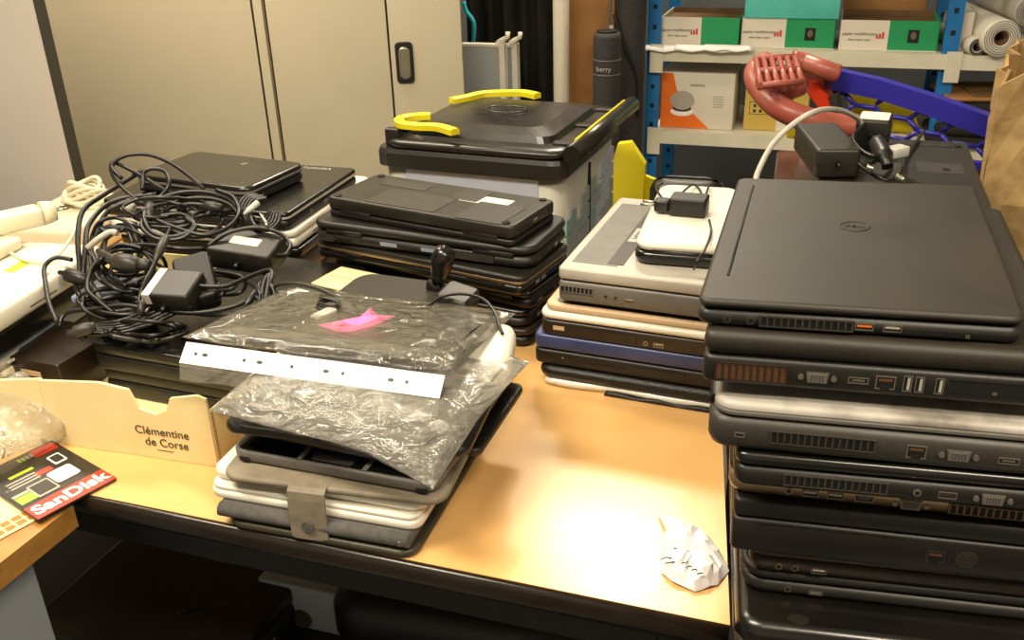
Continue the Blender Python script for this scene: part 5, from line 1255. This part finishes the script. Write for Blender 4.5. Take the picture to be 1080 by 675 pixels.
for k in range(3): b.box(-w*.38, -w*.02, d*.13-k*d*.045, d*.15-k*d*.045, hh, hh+.0004, 'silver')
for k in range(4): b.box(-w*.02+k*w*.05, w*.015+k*w*.05, d*.38, d*.44, hh, hh+.0004, ['skyel', 'skyel', 'silver', 'silver'][k])
b.build('small_print', root)
q = at(12, 545, z=TT)
o = thing('leaflet', 'cream leaflet with orange squares under the card pack', 'paper', (q.x-.03, q.y, TT-.0032), A)
MB().slab(.13, .10, 0, .0012, 'creambox', .001, .0002).build('sheet', o)
b = MB(); [b.box(-.01+.013*k, .0+.013*k, -.045+.012*j, -.036+.012*j, .0012, .0015, 'orange') for k in range(4) for j in range(2)]; b.build('orange_squares', o)
# clear bag left
q = at(10, 430, z=.80)
b = pillow('bag', '', 0, 0, 0, .17, .12, .05, 0, 'film3', 21, amp=.012)
o = b.build('plastic_bag', loc=(q.x-.03, q.y-.01, .752), rz=A+R(15)); o.rotation_euler = (R(28), R(-8), A); tag(o, 'clear crinkled plastic bag above the card pack at left', 'bag')

# ================================================================== UNDER THE TABLE
zS = .36
b = MB()
root = thing('low_bench', 'low black bench under the table holding dark equipment', 'bench', tuple(gp(-.9, 1.0)), GA)
MB().slab(2.0, .62, zS-.03, zS, 'dkframe', .01, .003).build('bench_top', root)
for x in (-.9, .9):
    for y in (-.27, .27): MB().slab(.04, .04, 0, zS-.0305, 'dkframe', .004, .002, x, y).build('leg', root)
Pu = fit(zS+.075, FR=(322, 602), NR=(255, 685), FL=(140, 556), d=.27); c, A, w, d = Pu
r, bo, lo, w, d = laptop('large black laptop on the bench under the table, faint lettering', Pu, zS+.001, .074, 'blkgloss', 'blk', 'F', rc=.012, lb=.006, bb=.006, split=.4, rports=[('usb_port', .35, .6), ('usb_port', .50, .6), ('hdmi_port', .75, .6), ('audio_jack', .2, .6)])
text('lettering', 'TOSHIBA', .018, 'logodk', lo, (.06, -.02, .0743), (0, 0, R(35)))
MB().slab(.03, .018, .0738, .0746, 'grey', .001, .0002, w*.05, d*.32).build('label_sticker', lo)
MB().slab(.012, .012, .0738, .0746, 'dkgrey', .001, .0002, w*.05+.03, d*.32).build('label_sticker', lo)
q = at(350, 622, z=zS+.06)
o = thing('storage_box', 'blue-grey box between the dark items under the table', 'box', (q.x-.02, q.y+.06, zS+.0005), GA)
MB().slab(.14, .16, 0, .08, 'panel', .004, .003).build('carton', o)
MB().tube([(.0, -.081, .02), (.0, -.084, .02)], .016, 'olive', 18).build('round_seal', o)
Pk = npos((335, 640), (640, 690), zS+.10, .30)
c, A, w, d = Pk
o = thing('laptop_bag', 'black padded laptop bag with rounded corners under the table', 'bag', (c.x, c.y, zS+.001), A)
MB().slab(w, d, 0, .11, 'leather', .06, .035).build('bag_body', o)
MB().slab(w*.7, d*.6, .109, .116, 'bag', .03, .003).build('pocket', o)
MB().tube(cat([(-.06, 0, .112), (-.05, 0, .128), (0, 0, .134), (.05, 0, .128), (.06, 0, .112)], 5), .006, 'bag', 8).build('carry_handle', o)

# ================================================================== LIGHTS
def lamp(u, v, pw, sx=1.2, sy=.3, label=''):
    p = gp(u, v, 2.74)
    o = thing('ceiling_lamp', label, 'lamp', (p.x, p.y, 2.74), GA, 'ceiling lamps')
    b = MB(); b.slab(sx+.04, sy+.04, .012, .0595, 'white', .005, .003); b.build('lamp_housing', o)
    b = MB(); b.slab(sx, sy, 0, .0115, 'glow', .004, .002); b.build('diffuser', o)
    l = bpy.data.lights.new('ceiling_lamp_light', 'AREA'); l.shape = 'RECTANGLE'; l.size = sx; l.size_y = sy; l.energy = pw; l.color = (1, .87, .66)
    lo = bpy.data.objects.new('ceiling_lamp_light', l); COL.objects.link(lo); lo.location = (p.x, p.y, 2.73); lo.rotation_euler = (0, 0, GA); lo.parent = None
    return o
pl = at(650, 590, z=TT); rd = (pl-EYE).normalized(); rd.z = -rd.z; hit = pl + rd*((2.74-TT)/rd.z)
lamp(gu(hit), gv(hit), 46, .6, .35, 'ceiling lamp over the space behind the bin')
lamp(-1.0, .2, 42, label='ceiling lamp left of the camera')  # unseen fill lamp, added for general ambience from the camera side
lamp(.9, -.2, 36, label='ceiling lamp right of the camera')  # its counterpart on the right, likewise added for ambient light
lamp(-2.0, 1.9, 30, label='ceiling lamp near the left cabinets')  # added out of view, strengthened to lighten the cabinet fronts
w_ = bpy.data.worlds.new('World'); bpy.context.scene.world = w_; w_.use_nodes = True
w_.node_tree.nodes['Background'].inputs['Color'].default_value = (1, .86, .66, 1); w_.node_tree.nodes['Background'].inputs['Strength'].default_value = .36

# ================================================================== CAMERA
cam = bpy.data.cameras.new('camera'); co = bpy.data.objects.new('camera', cam); COL.objects.link(co)
cam.sensor_width = 36; cam.sensor_fit = 'HORIZONTAL'; cam.lens = 36*F/1080; cam.clip_start = .02
co.matrix_world = Matrix((( right.x, up.x, -fwd.x, EYE.x), (right.y, up.y, -fwd.y, EYE.y), (right.z, up.z, -fwd.z, EYE.z), (0, 0, 0, 1)))
sc = bpy.context.scene; sc.camera = co
sc.view_settings.view_transform = 'Standard'; sc.view_settings.look = 'None'; sc.view_settings.gamma = 1; sc.view_settings.use_curve_mapping = False
sc.view_settings.exposure = 0.35
sc.cycles.use_denoising = True; sc.cycles.max_bounces = 8; sc.cycles.transparent_max_bounces = 16
